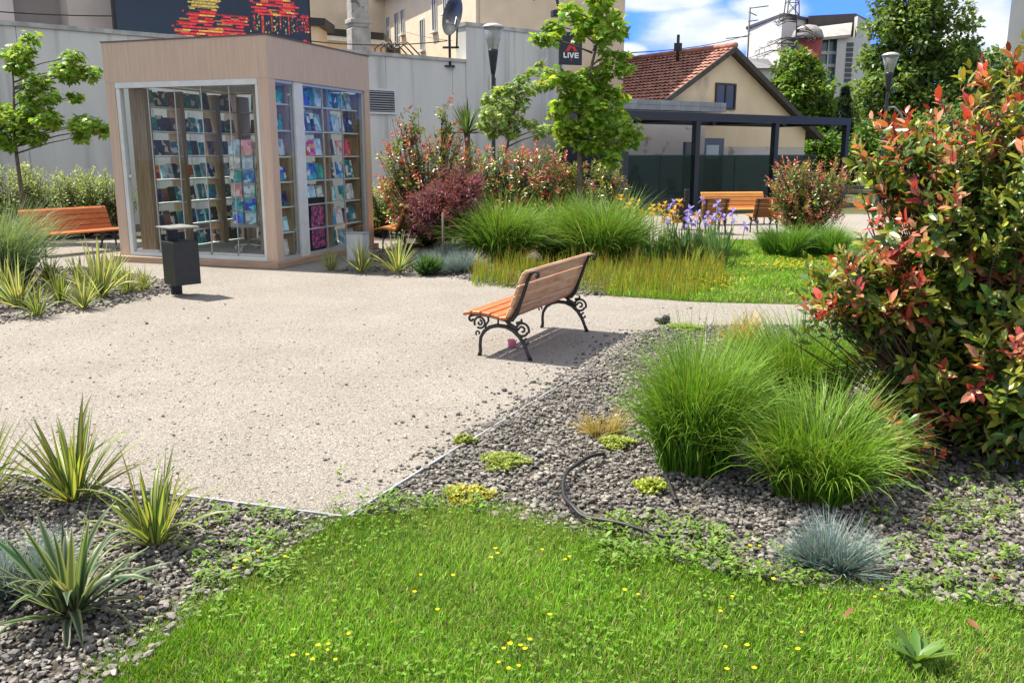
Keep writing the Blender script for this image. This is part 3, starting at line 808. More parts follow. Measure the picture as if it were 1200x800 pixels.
bS = thing('park_bench', 'orange slatted bench glimpsed through the leaves behind the purple maple', 'bench', (-1.98, 16.5, 0), R(78), 'slatted park benches')
bench_parts(bS, half=.7, legx=.6, m_seat='slatorange', m_back='slatorange')

# cup and black object near the bench
t = thing('paper_cup', 'small crushed pink paper cup lying under the near bench', 'cup', tuple(gnd(600, 407)), .4)
mb = MB(); mb.lathe([(.032, 0), (.042, .066), (.044, .07), (.04, .07), (.03, .004)], 14); mb.build('cup', M['pinkcup'], t)
mb = MB(); mb.box((0, 0, .028), (.16, .11, .05), Matrix.Rotation(.25, 4, 'Y'), .02); mb.box((.05, 0, .05), (.07, .09, .06), Matrix.Rotation(.6, 4, 'Y'), .02)
tag(mb.build('drip_box', M['black'], None, tuple(gnd(776, 379)), .5), 'small black plastic lump on the corner where path and dark stones meet', 'box')

# hose
def hose(name, pix, label, z=.03):
    pts = [gnd(*p) for p in pix]
    out = []
    for i in range(len(pts) - 1):
        p0, p1, p2, p3 = pts[max(i - 1, 0)], pts[i], pts[i + 1], pts[min(i + 2, len(pts) - 1)]
        for k in range(6):
            t = k / 6
            out.append(.5 * ((2 * p1) + (p2 - p0) * t + (2 * p0 - 5 * p1 + 4 * p2 - p3) * t * t + (3 * p1 - p0 - 3 * p2 + p3) * t ** 3))
    out.append(pts[-1])
    out = [Vector((p.x, p.y, z + .008 * math.sin(i * .5))) for i, p in enumerate(out)]
    mb = MB(); mb.tube(out, .011, 8)
    return tag(mb.build(name, M['hose']), label, 'hose')
hose('drip_hose', [(708, 543), (685, 549), (668, 560), (660, 577), (662, 595), (672, 608), (690, 618), (735, 630), (785, 641)], 'black irrigation hose curving out of the dark stones towards the lawn', .055)
hose('drip_hose', [(778, 566), (785, 580), (792, 596)], 'short black hose end beside the near left grass clump', .05)

# ------------------------------------------------------------------ waste bin
t = thing('waste_bin', 'dark grey square waste bin with flat top plate, standing on the gravel before the kiosk', 'bin', tuple(gnd(209, 345)), R(46))
mb = MB(); mb.box((0, .04, .41), (.13, .05, .82), None, .004); mb.build('post', M['darkgrey'], t)
mb = MB(); z0, z1 = .15, .67
mb.box((0, -.145, (z0 + z1) / 2), (.32, .31, z1 - z0), None, .004)
mb.build('body', M['darkgrey'], t)
mb = MB(); mb.box((0, -.145, .672), (.29, .28, .004)); mb.build('liner_opening', M['black'], t)
mb = MB(); mb.box((0, -.12, .835), (.36, .40, .022), None, .004); mb.build('top_plate', M['panel'], t)

# ------------------------------------------------------------------ kiosk
KA = Vector((-3.53, 13.22)); KD = Vector((.946, -.324)).normalized(); KN = Vector((.324, .946)).normalized()
KW, KL, KH = 2.95, 3.1, 3.38
KC = KA - KD * (KW / 2) + KN * (KL / 2)
KROT = math.atan2(KD.y, KD.x)
K = thing('book_kiosk', 'square glass and pale wood book kiosk with book filled shelves', 'kiosk', (KC.x, KC.y, 0), KROT)
hx, hy = KW / 2, KL / 2
mb = MB(); mb.span((-hx - .06, -hy - .10, 0), (hx + .06, hy + .06, .10), .006); mb.build('plinth', M['deck'], K)
mb = MB(); mb.span((-hx + .19, -hy + .19, .102), (hx - .19, hy - .19, .112)); mb.build('floor', mat('kiosk_floor', (.36, .35, .34), (.30, .29, .28), 5, rough=.5), K)
HB = 2.77
mb = MB()
mb.span((-hx, -hy, HB), (hx, -hy + .10, KH - .02)); mb.span((-hx, hy - .10, HB), (hx, hy, KH - .02))
mb.span((-hx, -hy + .1, HB), (-hx + .10, hy - .1, KH - .02)); mb.span((hx - .10, -hy + .1, HB), (hx, hy - .1, KH - .02))
mb.build('fascia', M['kwood'], K)
mb = MB(); mb.span((-hx - .012, -hy - .012, KH - .02), (hx + .012, hy + .012, KH), 0); roof = mb.build('roof', mat('roof_trim', (.12, .085, .07), rough=.6), K)
mb = MB(); mb.span((-hx + .1, -hy + .1, HB + .02), (hx - .1, hy - .1, HB + .05)); mb.build('ceiling', M['whitepaint'], K)
for (sx, sy) in ((1, -1), (-1, -1), (1, 1), (-1, 1)):
    mb = MB(); mb.box((sx * (hx - .093), sy * (hy - .093), (HB + .1) / 2), (.18, .18, HB - .102)); mb.build('corner_post', M['kwood'], K)
# front: aluminium track, jambs and five glass leaves
fy = -hy + .06
mb = MB()
mb.span((-hx + .19, fy - .06, HB - .085), (hx - .19, fy + .04, HB - .002))
mb.span((-hx + .19, fy - .05, .102), (hx - .19, fy + .03, .16))
mb.span((-hx + .19, fy - .05, .16), (-hx + .26, fy + .03, HB - .086)); mb.span((hx - .235, fy - .05, .16), (hx - .19, fy + .03, HB - .086))
mb.build('door_frame', M['whitepaint'], K)
x0, x1 = -hx + .27, hx - .24
for i in range(5):
    a = x0 + (x1 - x0) * i / 5; b_ = x0 + (x1 - x0) * (i + 1) / 5
    off = .008 * (i % 2)
    mb = MB(); mb.span((a + .006, fy - .006 + off, .18), (b_ - .006, fy + .002 + off, HB - .09)); g = mb.build('glass_leaf', M['glass'], K)
    mb = MB(); mb.span((b_ - .005, fy - .012 + off, .165), (b_ + .005, fy + .005 + off, HB - .088)); mb.span((a + .02, fy - .02 + off, .162), (b_ - .02, fy + .012 + off, .20))
    if i in (0, 3):
        mb.box((a + .03 if i == 0 else b_ - .03, fy - .02, 1.35), (.07, .02, .045))
    mb.build('leaf_profile', M['alu'], g)
# right side, back and left glazing
def side_glazing(x, y0, y1, seams):
    ys = [y0] + seams + [y1]
    for i in range(len(ys) - 1):
        mb = MB(); mb.span((x - .004, ys[i] + .008, .16), (x + .004, ys[i + 1] - .008, HB - .05)); g = mb.build('side_glass', M['glass'], K)
        mb = MB()
        mb.span((x - .012, ys[i + 1] - .008, .14), (x + .012, ys[i + 1] + .008, HB - .03))
        mb.build('glass_profile', M['alu'], g)
sxp = hx - .05
side_glazing(sxp, -hy + .19, -.86, [])
mb = MB(); mb.span((sxp - .06, -.85, .102), (sxp + .03, -.60, HB - .002)); mb.build('white_column', M['whitepaint'], K)
side_glazing(sxp, -.59, hy - .24, [.0, .62])
mb = MB(); mb.span((sxp - .05, -hy + .19, HB - .045), (sxp + .02, -.86, HB - .002)); mb.span((sxp - .05, -.59, HB - .045), (sxp + .02, hy - .19, HB - .002))
mb.span((sxp - .04, -hy + .19, .102), (sxp + .02, -.86, .15)); mb.span((sxp - .04, -.59, .102), (sxp + .02, hy - .19, .15)); mb.span((sxp - .04, hy - .24, .15), (sxp + .02, hy - .19, HB - .05))
mb.build('side_frame', M['alu'], K)
side_glazing(-sxp, -hy + .19, hy - .24, [-.6, .3])
for i in range(3):
    a = -hx + .2 + (KW - .4) * i / 3; b_ = -hx + .2 + (KW - .4) * (i + 1) / 3
    mb = MB(); mb.span((a + .01, hy - .06, .16), (b_ - .01, hy - .052, HB - .05)); mb.build('back_glass', M['glass'], K)
SZ = [.13, .51, .90, 1.28, 1.66, 2.05, 2.44]
def shelf_unit(xa, ya, xb, yb, uprights, name='shelf_unit', top=HB - .06):
    mb = MB()
    for z in SZ: mb.span((xa, ya, z - .022), (xb, yb, z))
    r = mb.build(name, M['whitepaint'], K)
    for (ux0, uy0, ux1, uy1) in uprights:
        mb = MB(); mb.span((ux0, uy0, .114), (ux1, uy1, top)); mb.build('upright', M['oak'], r)
    return r
rx0, rx1 = hx - .40, hx - .125
shelf_unit(rx0, -hy + .22, rx1, hy - .22, [(rx0 + .003, -.915, rx1 - .002, -.86), (rx0 + .003, .28, rx1 - .002, .33), (rx0 - .03, hy - .26, rx1 - .002, hy - .22), (rx0 - .03, -hy + .215, rx1 - .08, -hy + .25)])
lx0, lx1 = -hx + .10, -hx + .38
shelf_unit(lx0, -hy + .53, lx1, hy - .30, [(lx0 + .003, -hy + .38, lx1 + .01, -hy + .52), (lx0 + .003, -.32, lx1 + .006, -.22), (lx0 + .003, .62, lx1 + .006, .74)])
by0, by1 = hy - .38, hy - .10
shelf_unit(lx1 + .12, by0, .65, by1, [(lx1 + .05, by0 - .02, lx1 + .12, by1 - .003), (.05, by0 - .006, .12, by1 - .003), (.65, by0 - .02, .72, by1 - .003)])

# books: cover boards, spine and an inset page block; one mesh per format
M['pages'] = mat('book_pages', (.72, .70, .64), rough=.8)
def book_mesh(w, h, t):
    mb = MB()
    mb.box((0, -t / 2 + .0015, h / 2), (w, .003, h)); mb.box((0, t / 2 - .0015, h / 2), (w, .003, h)); mb.box((-w / 2 + .0015, 0, h / 2), (.003, t - .007, h))
    k = len(mb.f)
    mb.box((.001, 0, h / 2), (w - .010, t - .0075, h - .010))
    me = mb.mesh('book'); me.materials.append(M['book']); me.materials.append(M['pages'])
    for i, p in enumerate(me.polygons): p.material_index = 0 if i < k else 1
    return me
BKM = [book_mesh(.20, .27, .022), book_mesh(.17, .245, .028), book_mesh(.215, .295, .016), book_mesh(.15, .22, .03), book_mesh(.24, .25, .018)]
ORD = ['top', 'second', 'third', 'fourth', 'fifth', 'sixth', 'bottom']
PAL = {'navy blue': (.03, .06, .16), 'bright blue': (.05, .28, .62), 'pale blue': (.42, .62, .74), 'red': (.60, .05, .06), 'pink': (.78, .32, .44), 'white': (.72, .72, .72), 'black': (.03, .03, .035),
       'teal': (.04, .32, .36), 'green': (.06, .30, .16), 'brown': (.20, .10, .07), 'orange': (.70, .25, .10), 'purple': (.22, .10, .30)}
def kioskpt(x, y, z):
    return Vector((KC.x + KD.x * x + KN.x * y, KC.y + KD.y * x + KN.y * y, z))
seen = {}
def book(x, y, z, ang, colour, where, lean, mi):
    o = bpy.data.objects.new('book', BKM[mi]); col.objects.link(o)
    o.location = kioskpt(x, y, z); o.rotation_euler = (lean, 0, KROT + ang)
    v = random.uniform(.8, 1.15); c = PAL[colour]
    o.color = (min(c[0] * v, 1), min(c[1] * v, 1), min(c[2] * v, 1), 1)
    key = (colour, where); seen.setdefault(key, []).append(o)
    tag(o, None, 'book', 'books on the kiosk shelves')
cnt = 0
def fill(axis, fixed, a, b_, zi, pal, where, face, n=None):
    global cnt
    n = (n or 3) + random.choice((0, 1, 1))
    names = random.sample(pal, min(n, len(pal)))
    step = (b_ - a) / n
    for i in range(n):
        p = a + step * (i + .5) + random.uniform(-.02, .02)
        mi = random.choice((0, 0, 1, 2, 4)) if step > .2 else random.choice((1, 3))
        f = fixed + random.uniform(-.012, .012)
        ang = face + random.uniform(-.15, .15)
        pos = (f, p) if axis == 'y' else (p, f)
        book(pos[0], pos[1], SZ[zi] + .012, ang, names[i % len(names)], where + ' on the ' + ORD[6 - zi] + ' shelf', R(-9), mi)
BR = ['bright blue', 'pale blue', 'white', 'navy blue', 'teal']
DK = ['navy blue', 'black', 'brown', 'teal']
for zi in range(7):
    pal = list(dict.fromkeys(BR))
    if zi == 4: pal = ['red', 'pink', 'pale blue', 'white', 'navy blue']
    if zi == 6: pal = ['bright blue', 'navy blue', 'teal', 'pale blue']
    fill('y', rx1 - .08, -hy + .27, -.93, zi, pal, 'in the bay beside the kiosk corner post', PI / 2, 2)
    if zi not in (0, 1): fill('y', rx1 - .08, -.56, .25, zi, pal, 'in the middle bay of the kiosk side', PI / 2, 3)
    fill('y', rx1 - .08, .36, hy - .30, zi, pal, 'in the rear bay of the kiosk side', PI / 2, 3)
    dk = list(dict.fromkeys(DK))
    if zi == 3: dk = ['pale blue', 'red', 'navy blue', 'white']
    fill('y', lx1 - .07, -hy + .55, -.34, zi, dk, 'in the near bay behind the front doors', PI / 2, 3)
    fill('y', lx1 - .07, -.20, .60, zi, dk + ['teal'], 'in the middle bay behind the front doors', PI / 2, 3)
    fill('y', lx1 - .07, .78, hy - .34, zi, dk, 'in the far bay behind the front doors', PI / 2, 2)
    fill('x', by0 + .09, lx1 + .15, .03, zi, ['navy blue', 'teal', 'black', 'white', 'bright blue'], 'on the back wall left of its upright', 0, 2)
    fill('x', by0 + .09, .15, .63, zi, ['navy blue', 'bright blue', 'brown', 'pale blue'], 'on the back wall right of its upright', 0, 2)
for (colour, where), lst in seen.items():
    for i, o in enumerate(lst):
        q = '' if len(lst) == 1 else ('nearer ' if i == 0 else 'farther ')
        o['label'] = (q + colour + ' book ' + where)

# turning rack with magazines
RKP = kioskpt(.12, -.35, .112)
rk = thing('magazine_rack', 'slim turning rack full of pink and blue magazines inside the glass doors', 'rack', tuple(RKP), KROT + .1)
mb = MB(); mb.tube([(0, 0, .08), (0, 0, 1.78)], .015, 8); mb.build('pole', M['alu'], rk)
mb = MB()
for a in (0, PI / 2, PI, 3 * PI / 2):
    mb.tube([(0, 0, .10), (.24 * math.cos(a), .24 * math.sin(a), .075)], .012, 6)
    mb.box((.24 * math.cos(a), .24 * math.sin(a), .035), (.03, .05, .06), None, .008)
mb.build('base', M['whitepaint'], rk)
mb = MB()
for k in range(6):
    z = .42 + k * .225
    mb.box((0, -.10, z), (.48, .012, .012)); mb.box((0, -.075, z + .02), (.48, .06, .006))
mb.box((0, -.05, 1.08), (.48, .008, 1.40)); mb.build('pockets', M['alu'], rk)
PK = ['pink', 'bright blue', 'pale blue', 'red', 'white', 'teal']
names = [('bright blue', 'pale blue'), ('teal', 'bright blue'), ('pink', 'pale blue'), ('teal', 'bright blue'), ('white', 'pale blue'), ('pale blue', 'pink')]
for k in range(6):
    for s in (0, 1):
        o = bpy.data.objects.new('magazine', BKM[2 if k % 2 else 0]); col.objects.link(o)
        p = Matrix.Rotation(KROT + .1, 3, 'Z') @ Vector((-.115 + .23 * s, -.083, .455 + k * .225)); p.z -= .012
        o.location = RKP + p; o.rotation_euler = (R(-3), 0, KROT + .1); o.scale = (.95, .5, .82)
        nm = names[k][s]; c = PAL[nm]; o.color = (c[0], c[1], c[2], 1)
        tag(o, '%s magazine in the %s column, %s pocket from the rack top' % (nm, ('left', 'right')[s], ORD[5 - k] if k else 'lowest'), 'magazine', 'magazines on the turning rack')
# tall pink boxed toy standing against the side glass
tb = thing('display_box', 'tall black framed box printed pink, leaning inside the kiosk side glass', 'box', tuple(kioskpt(rx1 - .02, -.13, .135)), KROT + PI / 2)
mb = MB(); mb.span((-.24, .0, 0), (.24, .06, .86)); mb.build('carton', M['black'], tb)
mb = MB(); mb.span((-.20, -.006, .04), (.20, -.001, .72)); mb.build('printed_front', mat('pink_print', (.62, .10, .32), (.10, .05, .09), 14, rough=.35, lo=.45, hi=.55, c3=(.75, .45, .58), scale3=20, lo3=.6, hi3=.65), tb)

# pale box post beside the kiosk
p = gnd(420, 305)
t = thing('box_post', 'pale grey rectangular box post in the yuccas at the kiosk right rear corner', 'post', (p.x, p.y, 0), KROT)
mb = MB(); mb.box((0, 0, .22), (.30, .22, .44), None, .006); mb.build('housing', M['whitepaint'], t)
mb = MB(); mb.box((0, 0, .447), (.32, .24, .014), None, .003); mb.build('lid', M['alu'], t)

# ------------------------------------------------------------------ concrete wall with panels
W0, W1, W2 = Vector((-20.2, 12.8)), Vector((-1.44, 28.6)), Vector((1.76, 31.3))
wd = (W1 - W0).normalized(); wn = Vector((wd.y, -wd.x))
def wallbox(mb, s0, s1, z0, z1, t0, t1):
    pts = [W0 + wd * s0 + wn * t0, W0 + wd * s1 + wn * t0, W0 + wd * s1 + wn * t1, W0 + wd * s0 + wn * t1]
    mb.prism([tuple(p) for p in pts], z0, z1)
S1 = (W1 - W0).length; S2 = (W2 - W0).length
t = thing('concrete_wall', 'long low grey concrete panel wall behind the kiosk', 'wall')
mb = MB(); s = 0
while s < S1 - .01:
    e = min(s + 2.4, S1); wallbox(mb, s + .008, e - .008, -.02, 4.46, -.2, 0); s = e
mb.build('panels', M['conc'], t)
mb = MB(); wallbox(mb, 0, S1, -.02, 4.44, -.19, -.012); mb.build('joint_core', M['coping'], t)
mb = MB(); wallbox(mb, 0, S1 - .002, 4.462, 4.56, -.26, .05); mb.build('coping', M['coping'], t)
t = thing('concrete_wall', 'taller grey concrete panel wall behind the street lamp', 'wall')
mb = MB(); s = S1
while s < S2 - .01:
    e = min(s + 1.75, S2); wallbox(mb, s + .008, e - .008, -.02, 5.55, -.5, .01); s = e
mb.build('panels', M['conc'], t)
mb = MB(); wallbox(mb, S1 + .02, S2 - .02, -.02, 5.54, -.45, -.005); mb.build('joint_core', M['coping'], t)
mb = MB(); wallbox(mb, S1 - .03, S2 + .03, 5.552, 5.67, -.55, .05); mb.build('coping', M['coping'], t)
mb = MB(); q = W0 + wd * (S2 - .12) + wn * .07; mb.tube([(q.x, q.y, 0), (q.x, q.y, 5.4)], .06, 8); mb.build('downpipe', M['alu'], t)
def wallpt(px, py, off=.03):
    r = ray(px, py); a = Vector((r[0], r[1])); o = W0 + wn * off
    # intersect camera ray with the wall line
    k = (o.x * wd.y - o.y * wd.x) / (a.x * wd.y - a.y * wd.x)
    return Vector((a.x * k, a.y * k, CAMH + r[2] * k))
WR = math.atan2(wd.y, wd.x)
def vent(px, py, w_, h_, n, label):
    p = wallpt(px, py); t = thing('wall_vent', label, 'vent', tuple(p), WR)
    mb = MB(); f_ = .06
    mb.box((0, 0, h_ / 2), (w_, .06, f_)); mb.box((0, 0, -h_ / 2), (w_, .06, f_)); mb.box((-w_ / 2 + f_ / 2, 0, 0), (f_, .058, h_ - f_)); mb.box((w_ / 2 - f_ / 2, 0, 0), (f_, .058, h_ - f_))
    mb.build('frame', M['whitepaint'], t)
    mb = MB(); mb.box((0, .01, 0), (w_ - f_ * 2, .02, h_ - f_)); mb.build('backing', M['black'], t)
    if n:
        mb = MB()
        for i in range(n): mb.box((0, -.02, -h_ / 2 + (i + 1) * h_ / (n + 1)), (w_ - .12, .05, .012), Matrix.Rotation(R(35), 4, 'X'))
        mb.build('slats', M['alu'], t)
    else:
        mb = MB(); mb.box((0, -.005, 0), (w_ - .13, .02, h_ - .13)); mb.build('mesh_grille', M['oak'], t)
vent(447, 119, 1.0, .66, 9, 'wide louvred vent in the concrete wall right of the kiosk')
vent(578, 97, .32, .34, 0, 'small square vent in the concrete wall below the street lamp')

# ------------------------------------------------------------------ buildings behind the wall
def quad_block(name, mt, corners, z0, z1, parent=None):
    mb = MB(); mb.prism(corners, z0, z1); return mb.build(name, mt, parent)
# pinkish house far left
t = thing('pink_house', 'pinkish grey rendered house at the upper left edge with a deep recess', 'building')
pA, pB = at(-160, 40, 21), at(150, 40, 25)
dv = (Vector(pB) - Vector(pA)); dv.z = 0; dl = dv.length; dv.normalize(); nv = Vector((dv.y, -dv.x, 0))
def pb_(mb, s0, s1, z0, z1, t0, t1):
    pts = [Vector(pA) + dv * s0 + nv * t0, Vector(pA) + dv * s1 + nv * t0, Vector(pA) + dv * s1 + nv * t1, Vector(pA) + dv * s0 + nv * t1]
    mb.prism([(p.x, p.y) for p in pts], z0, z1)
sA = dl * .535; sB = dl * .75
mb = MB(); pb_(mb, 0, sA, 0, 9, -3, 0); pb_(mb, sB, dl, 0, 9, -3, 0); pb_(mb, sA, sB, 0, 4.7, -3, 0); pb_(mb, sA, sB, 7.2, 9, -3, 0); mb.build('wall', M['pink'], t)
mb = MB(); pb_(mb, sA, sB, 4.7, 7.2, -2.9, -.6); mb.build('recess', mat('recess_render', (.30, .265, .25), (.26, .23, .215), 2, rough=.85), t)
mb = MB(); pb_(mb, sA - .1, sB + .1, 4.66, 4.74, -.5, .08); mb.build('sill', M['coping'], t)

# LED screen
sc0, sc1 = at(138, 43, 23.6), at(363, 50, 26.2)
dv = Vector((sc1.x - sc0.x, sc1.y - sc0.y, 0)); sw = dv.length; sr = math.atan2(dv.y, dv.x)
zb = (sc0.z + sc1.z) / 2 + .02
t = thing('led_screen', 'large dark outdoor video screen with red and yellow picture above the wall', 'screen', (sc0.x, sc0.y, zb), sr)
SH = 2.6
mb = MB(); mb.span((-.06, .02, -.06), (sw + .06, .3, SH + .06)); mb.build('cabinet', M['black'], t)
mb = MB()
for xx in (.4, sw / 2, sw - .4): mb.box((xx, .2, -(zb - 0) / 2 - .03), (.16, .16, zb - .06))
mb.build('stand', M['black'], t)
nx, nyy = 170, 66
X = np.linspace(0, sw, nx + 1); Z = np.linspace(0, SH, nyy + 1)
V = []; Qd = []; Cc = []
r1 = np.random.default_rng(5)
for j in range(nyy):
    jit_row = r1.normal(0, .012); on = r1.random()
    for i in range(nx):
        u = (i + .5) / nx; v = (j + .5) * SH / nyy       # v in metres above the bottom edge
        vv = v / 1.0
        c = np.array((.006, .012, .030)) * r1.uniform(.8, 1.3)
        if u < .33: c += np.array((.0, .006, .006)) * max(0, 1 - vv)
        uu = u + jit_row
        lit = 0
        blk = (i + int(on * 9)) // 7
        if i == 0 or blk != pblk: rv = r1.random(); pblk = blk
        top = 1.12
        if vv < top and .24 + .17 * vv < uu < .655 - .05 * max(0, vv - .7) and not (uu > .5 and .62 + .3 * (.66 - uu) < vv):
            lit = rv < .85 if on > .2 else rv < .35
        if .36 < uu < .50 and .7 < vv < 1.2: lit = 2 if rv < .85 else 0
        if .69 < uu < .93:
            if vv > .72: lit = (rv < .85) * (1 if vv < 1.15 else 3)
            else:
                ph = ((u - .69) / .24 * 5) % 1
                lit = 1 if (ph < .16 and vv > .25 + .1 * math.sin(u * 40)) else 0
                if .35 < ph < .75 and .25 < vv < .75 and r1.random() < .22: lit = 2
                if vv < .22: lit = 0
        if uu > .955 and (.3 < vv < .8 and r1.random() < .5 or vv < .12 and r1.random() < .7): lit = 1
        if lit == 1:
            c = np.array((.80, .035, .045)) * r1.uniform(.55, 1.1)
            if (rv * 7.3) % 1 < .16 + .3 * (vv < .25 and u < .6): c = np.array((.85, .42, .08)) * r1.uniform(.6, 1.1)
        elif lit == 2: c = np.array((.62, .46, .10)) * r1.uniform(.5, 1.1)
        elif lit == 3: c = np.array((.45, .03, .03))
        if j % 2 and lit: c = c * .45
        o = len(V)
        V += [(X[i], 0, Z[j]), (X[i + 1], 0, Z[j]), (X[i + 1], 0, Z[j + 1]), (X[i], 0, Z[j + 1])]
        Qd.append((o, o + 1, o + 2, o + 3)); Cc += [c] * 4
me = mesh_np('picture', V, None, Qd, Cc)
m, nt, b = newmat('led_pixels'); a = nt.nodes.new('ShaderNodeAttribute'); a.attribute_name = 'Col'
nt.links.new(a.outputs['Color'], b.inputs['Emission Color']); b.inputs['Emission Strength'].default_value = .36
b.inputs['Base Color'].default_value = (.01, .012, .016, 1); b.inputs['Roughness'].default_value = .6
obj('picture', me, m, t)

# cream house with a sunlit flank
t = thing('cream_house', 'cream rendered house with tall narrow windows and dark roof edges behind the wall', 'building')
cf0, cf1 = Vector((at(447, 60, 46).x, 46)), Vector((at(563, 60, 33.5).x, 33.5))
cd = (cf1 - cf0); cl = cd.length; cd.normalize(); cn = Vector((cd.y, -cd.x))     # outward to the camera / sun
if cn.x > 0: cn = -cn
def fb(mb, s0, s1, z0, z1, t0, t1):
    pts = [cf0 + cd * s0 + cn * t0, cf0 + cd * s1 + cn * t0, cf0 + cd * s1 + cn * t1, cf0 + cd * s0 + cn * t1]
    mb.prism([(p.x, p.y) for p in pts], z0, z1)
mb = MB(); fb(mb, -.3, cl, 0, 9.0, -6, 0); mb.build('flank_wall', M['cream'], t)
mb = MB(); fb(mb, -.8, cl + .3, 9.0, 9.25, -6.3, .55); mb.build('eaves', M['whitepaint'], t)
mb = MB(); fb(mb, -.9, cl + .4, 9.26, 9.9, -6.3, .4); mb.build('roof', M['roofgrey'], t)
def flankwin(px, y0, y1, w_):
    r = ray(px, y0); a = Vector((r[0], r[1])); k = (cf0.x * cd.y - cf0.y * cd.x) / (a.x * cd.y - a.y * cd.x)
    p = a * k; s = (p - cf0).dot(cd); zt = CAMH + r[2] * k; zb_ = CAMH + ray(px, y1)[2] * k
    mb = MB(); fb(mb, s - w_ / 2, s + w_ / 2, zb_, zt, .003, .02); wn_ = mb.build('window', M['win'], t)
    mb = MB(); fb(mb, s - w_ / 2 - .05, s - w_ / 2, zb_, zt, .0, .05); fb(mb, s + w_ / 2, s + w_ / 2 + .05, zb_, zt, .0, .05); fb(mb, s - w_ / 2 - .05, s + w_ / 2 + .05, zt + .003, zt + .06, 0, .05); fb(mb, s - .03, s + .03, zb_ + .01, zt - .01, .022, .04)
    mb.build('window_frame', M['whitepaint'], wn_)
    mb = MB(); fb(mb, s - w_ / 2 - .1, s + w_ / 2 + .1, zb_ - .09, zb_ - .003, 0, .16); mb.build('sill', M['whitepaint'], wn_)
for a_ in ((455, 21, 48, .5), (465, 16, 54, .6), (472, 12, 39, .5), (495, 24, 58, .5), (509, -20, 35, .5), (522, -20, 14, .4)): flankwin(*a_)
wx0, wx1 = at(362, 40, 40), at(449, 40, 42.5)
mb = MB(); mb.prism([(wx0.x, 40), (wx1.x, 42.5), (wx1.x, 48), (wx0.x, 47)], 0, 6.55); mb.build('wing_wall', M['cream'], t)
mb = MB(); mb.prism([(wx0.x - .3, 39.6), (wx1.x + .1, 42.1), (wx1.x + .1, 48), (wx0.x - .3, 47)], 6.553, 6.75); mb.build('wing_gutter', M['whitepaint'], t)
mb = MB(); mb.prism([(wx0.x - .4, 39.5), (wx1.x + .1, 42.0), (wx1.x + .1, 48), (wx0.x - .4, 47)], 6.753, 7.05); mb.build('wing_roof', M['black'], t)
mb = MB(); mb.prism([(wx0.x - 1.8, 44), (wx1.x + .5, 45.5), (wx1.x + .5, 50), (wx0.x - 1.8, 50)], 0, 9.2); mb.build('rear_wall', M['cream'], t)
mb = MB(); q = at(374, 40, 39.9); mb.tube([(q.x, 39.9, 4), (q.x, 39.9, 6.5)], .06, 6); mb.build('downpipe', M['black'], t)
p0 = at(361, 40, 37); p1 = at(374, 40, 37.4)
mb = MB(); mb.prism([(p0.x, 37), (p1.x, 37.4), (p1.x, 39), (p0.x, 39)], 0, 6.7); mb.build('porch_wall', M['cream'], t)
mb = MB(); mb.prism([(p0.x - .1, 36.8), (p1.x + .3, 37.2), (p1.x + .3, 39.2), (p0.x - .1, 39)], 6.703, 7.0); mb.build('porch_roof', M['black'], t)
# weathered chimney
p = at(421, 60, 31)
t = thing('chimney_stack', 'tall weathered concrete chimney stack in front of the cream house', 'chimney', (p.x, 31, 0), .5)
mb = MB(); mb.box((0, 0, 2.9), (.66, .62, 5.8), None, .05); mb.build('shaft', M['oldconc'], t)
mb = MB(); mb.box((0, 0, 6.7), (.60, .56, 1.8), None, .04); mb.box((0, 0, 6.0), (.72, .68, .16), None, .03); mb.build('upper_shaft', M['oldconc'], t)
# bent rods behind the wall
for i in range(5):
    p = at(440 + i * 7, 62, 29.3); mb = MB()
    mb.tube([(p.x, 29.3, 4.2), (p.x + .0, 29.2, 4.95), (p.x + .3, 29.0, 5.12), (p.x + .8, 28.8, 4.6)], .022, 6)
    tag(mb.build('bent_rod', M['black']), 'bent dark rod arching over the top of the low concrete wall', 'rod', 'bent rods on the wall top')
# tan building
t = thing('tan_building', 'plain pinkish tan rendered building rising above the taller concrete wall', 'building')
q0, q1 = at(558, 60, 33.5), at(716, 60, 37.0)
mb = MB(); mb.prism([(q0.x, 33.5), (q1.x, 37.0), (q1.x - 2.0, 44), (q0.x - .2, 44)], 0, 14); mb.build('wall', M['tan'], t)
mb = MB()
k0 = Vector((q0.x, 33.5)); kd = (Vector((q1.x, 37.0)) - k0); kl = kd.length; kd.normalize(); kn = Vector((kd.y, -kd.x))
for fr in (.38,):
    a_ = k0 + kd * (kl * fr); mb.prism([tuple(a_), tuple(a_ + kd * .05), tuple(a_ + kd * .05 + kn * .02), tuple(a_ + kn * .02)], 0, 14)
mb.build('render_joint', M['pink'], t)
# LIVE sign on the corner
p = at(668.5, 58, 30.2)
sg = thing('hanging_sign', 'navy wall sign with a red chevron and the word LIVE', 'sign', (p.x, p.y, p.z), .35)
u_ = 30.2 / FPX
mb = MB(); mb.box((0, 0, .02), (.80, .10, 1.02), None, .01); mb.build('board', M['signnavy'], sg)
mb = MB()
zt = -.055
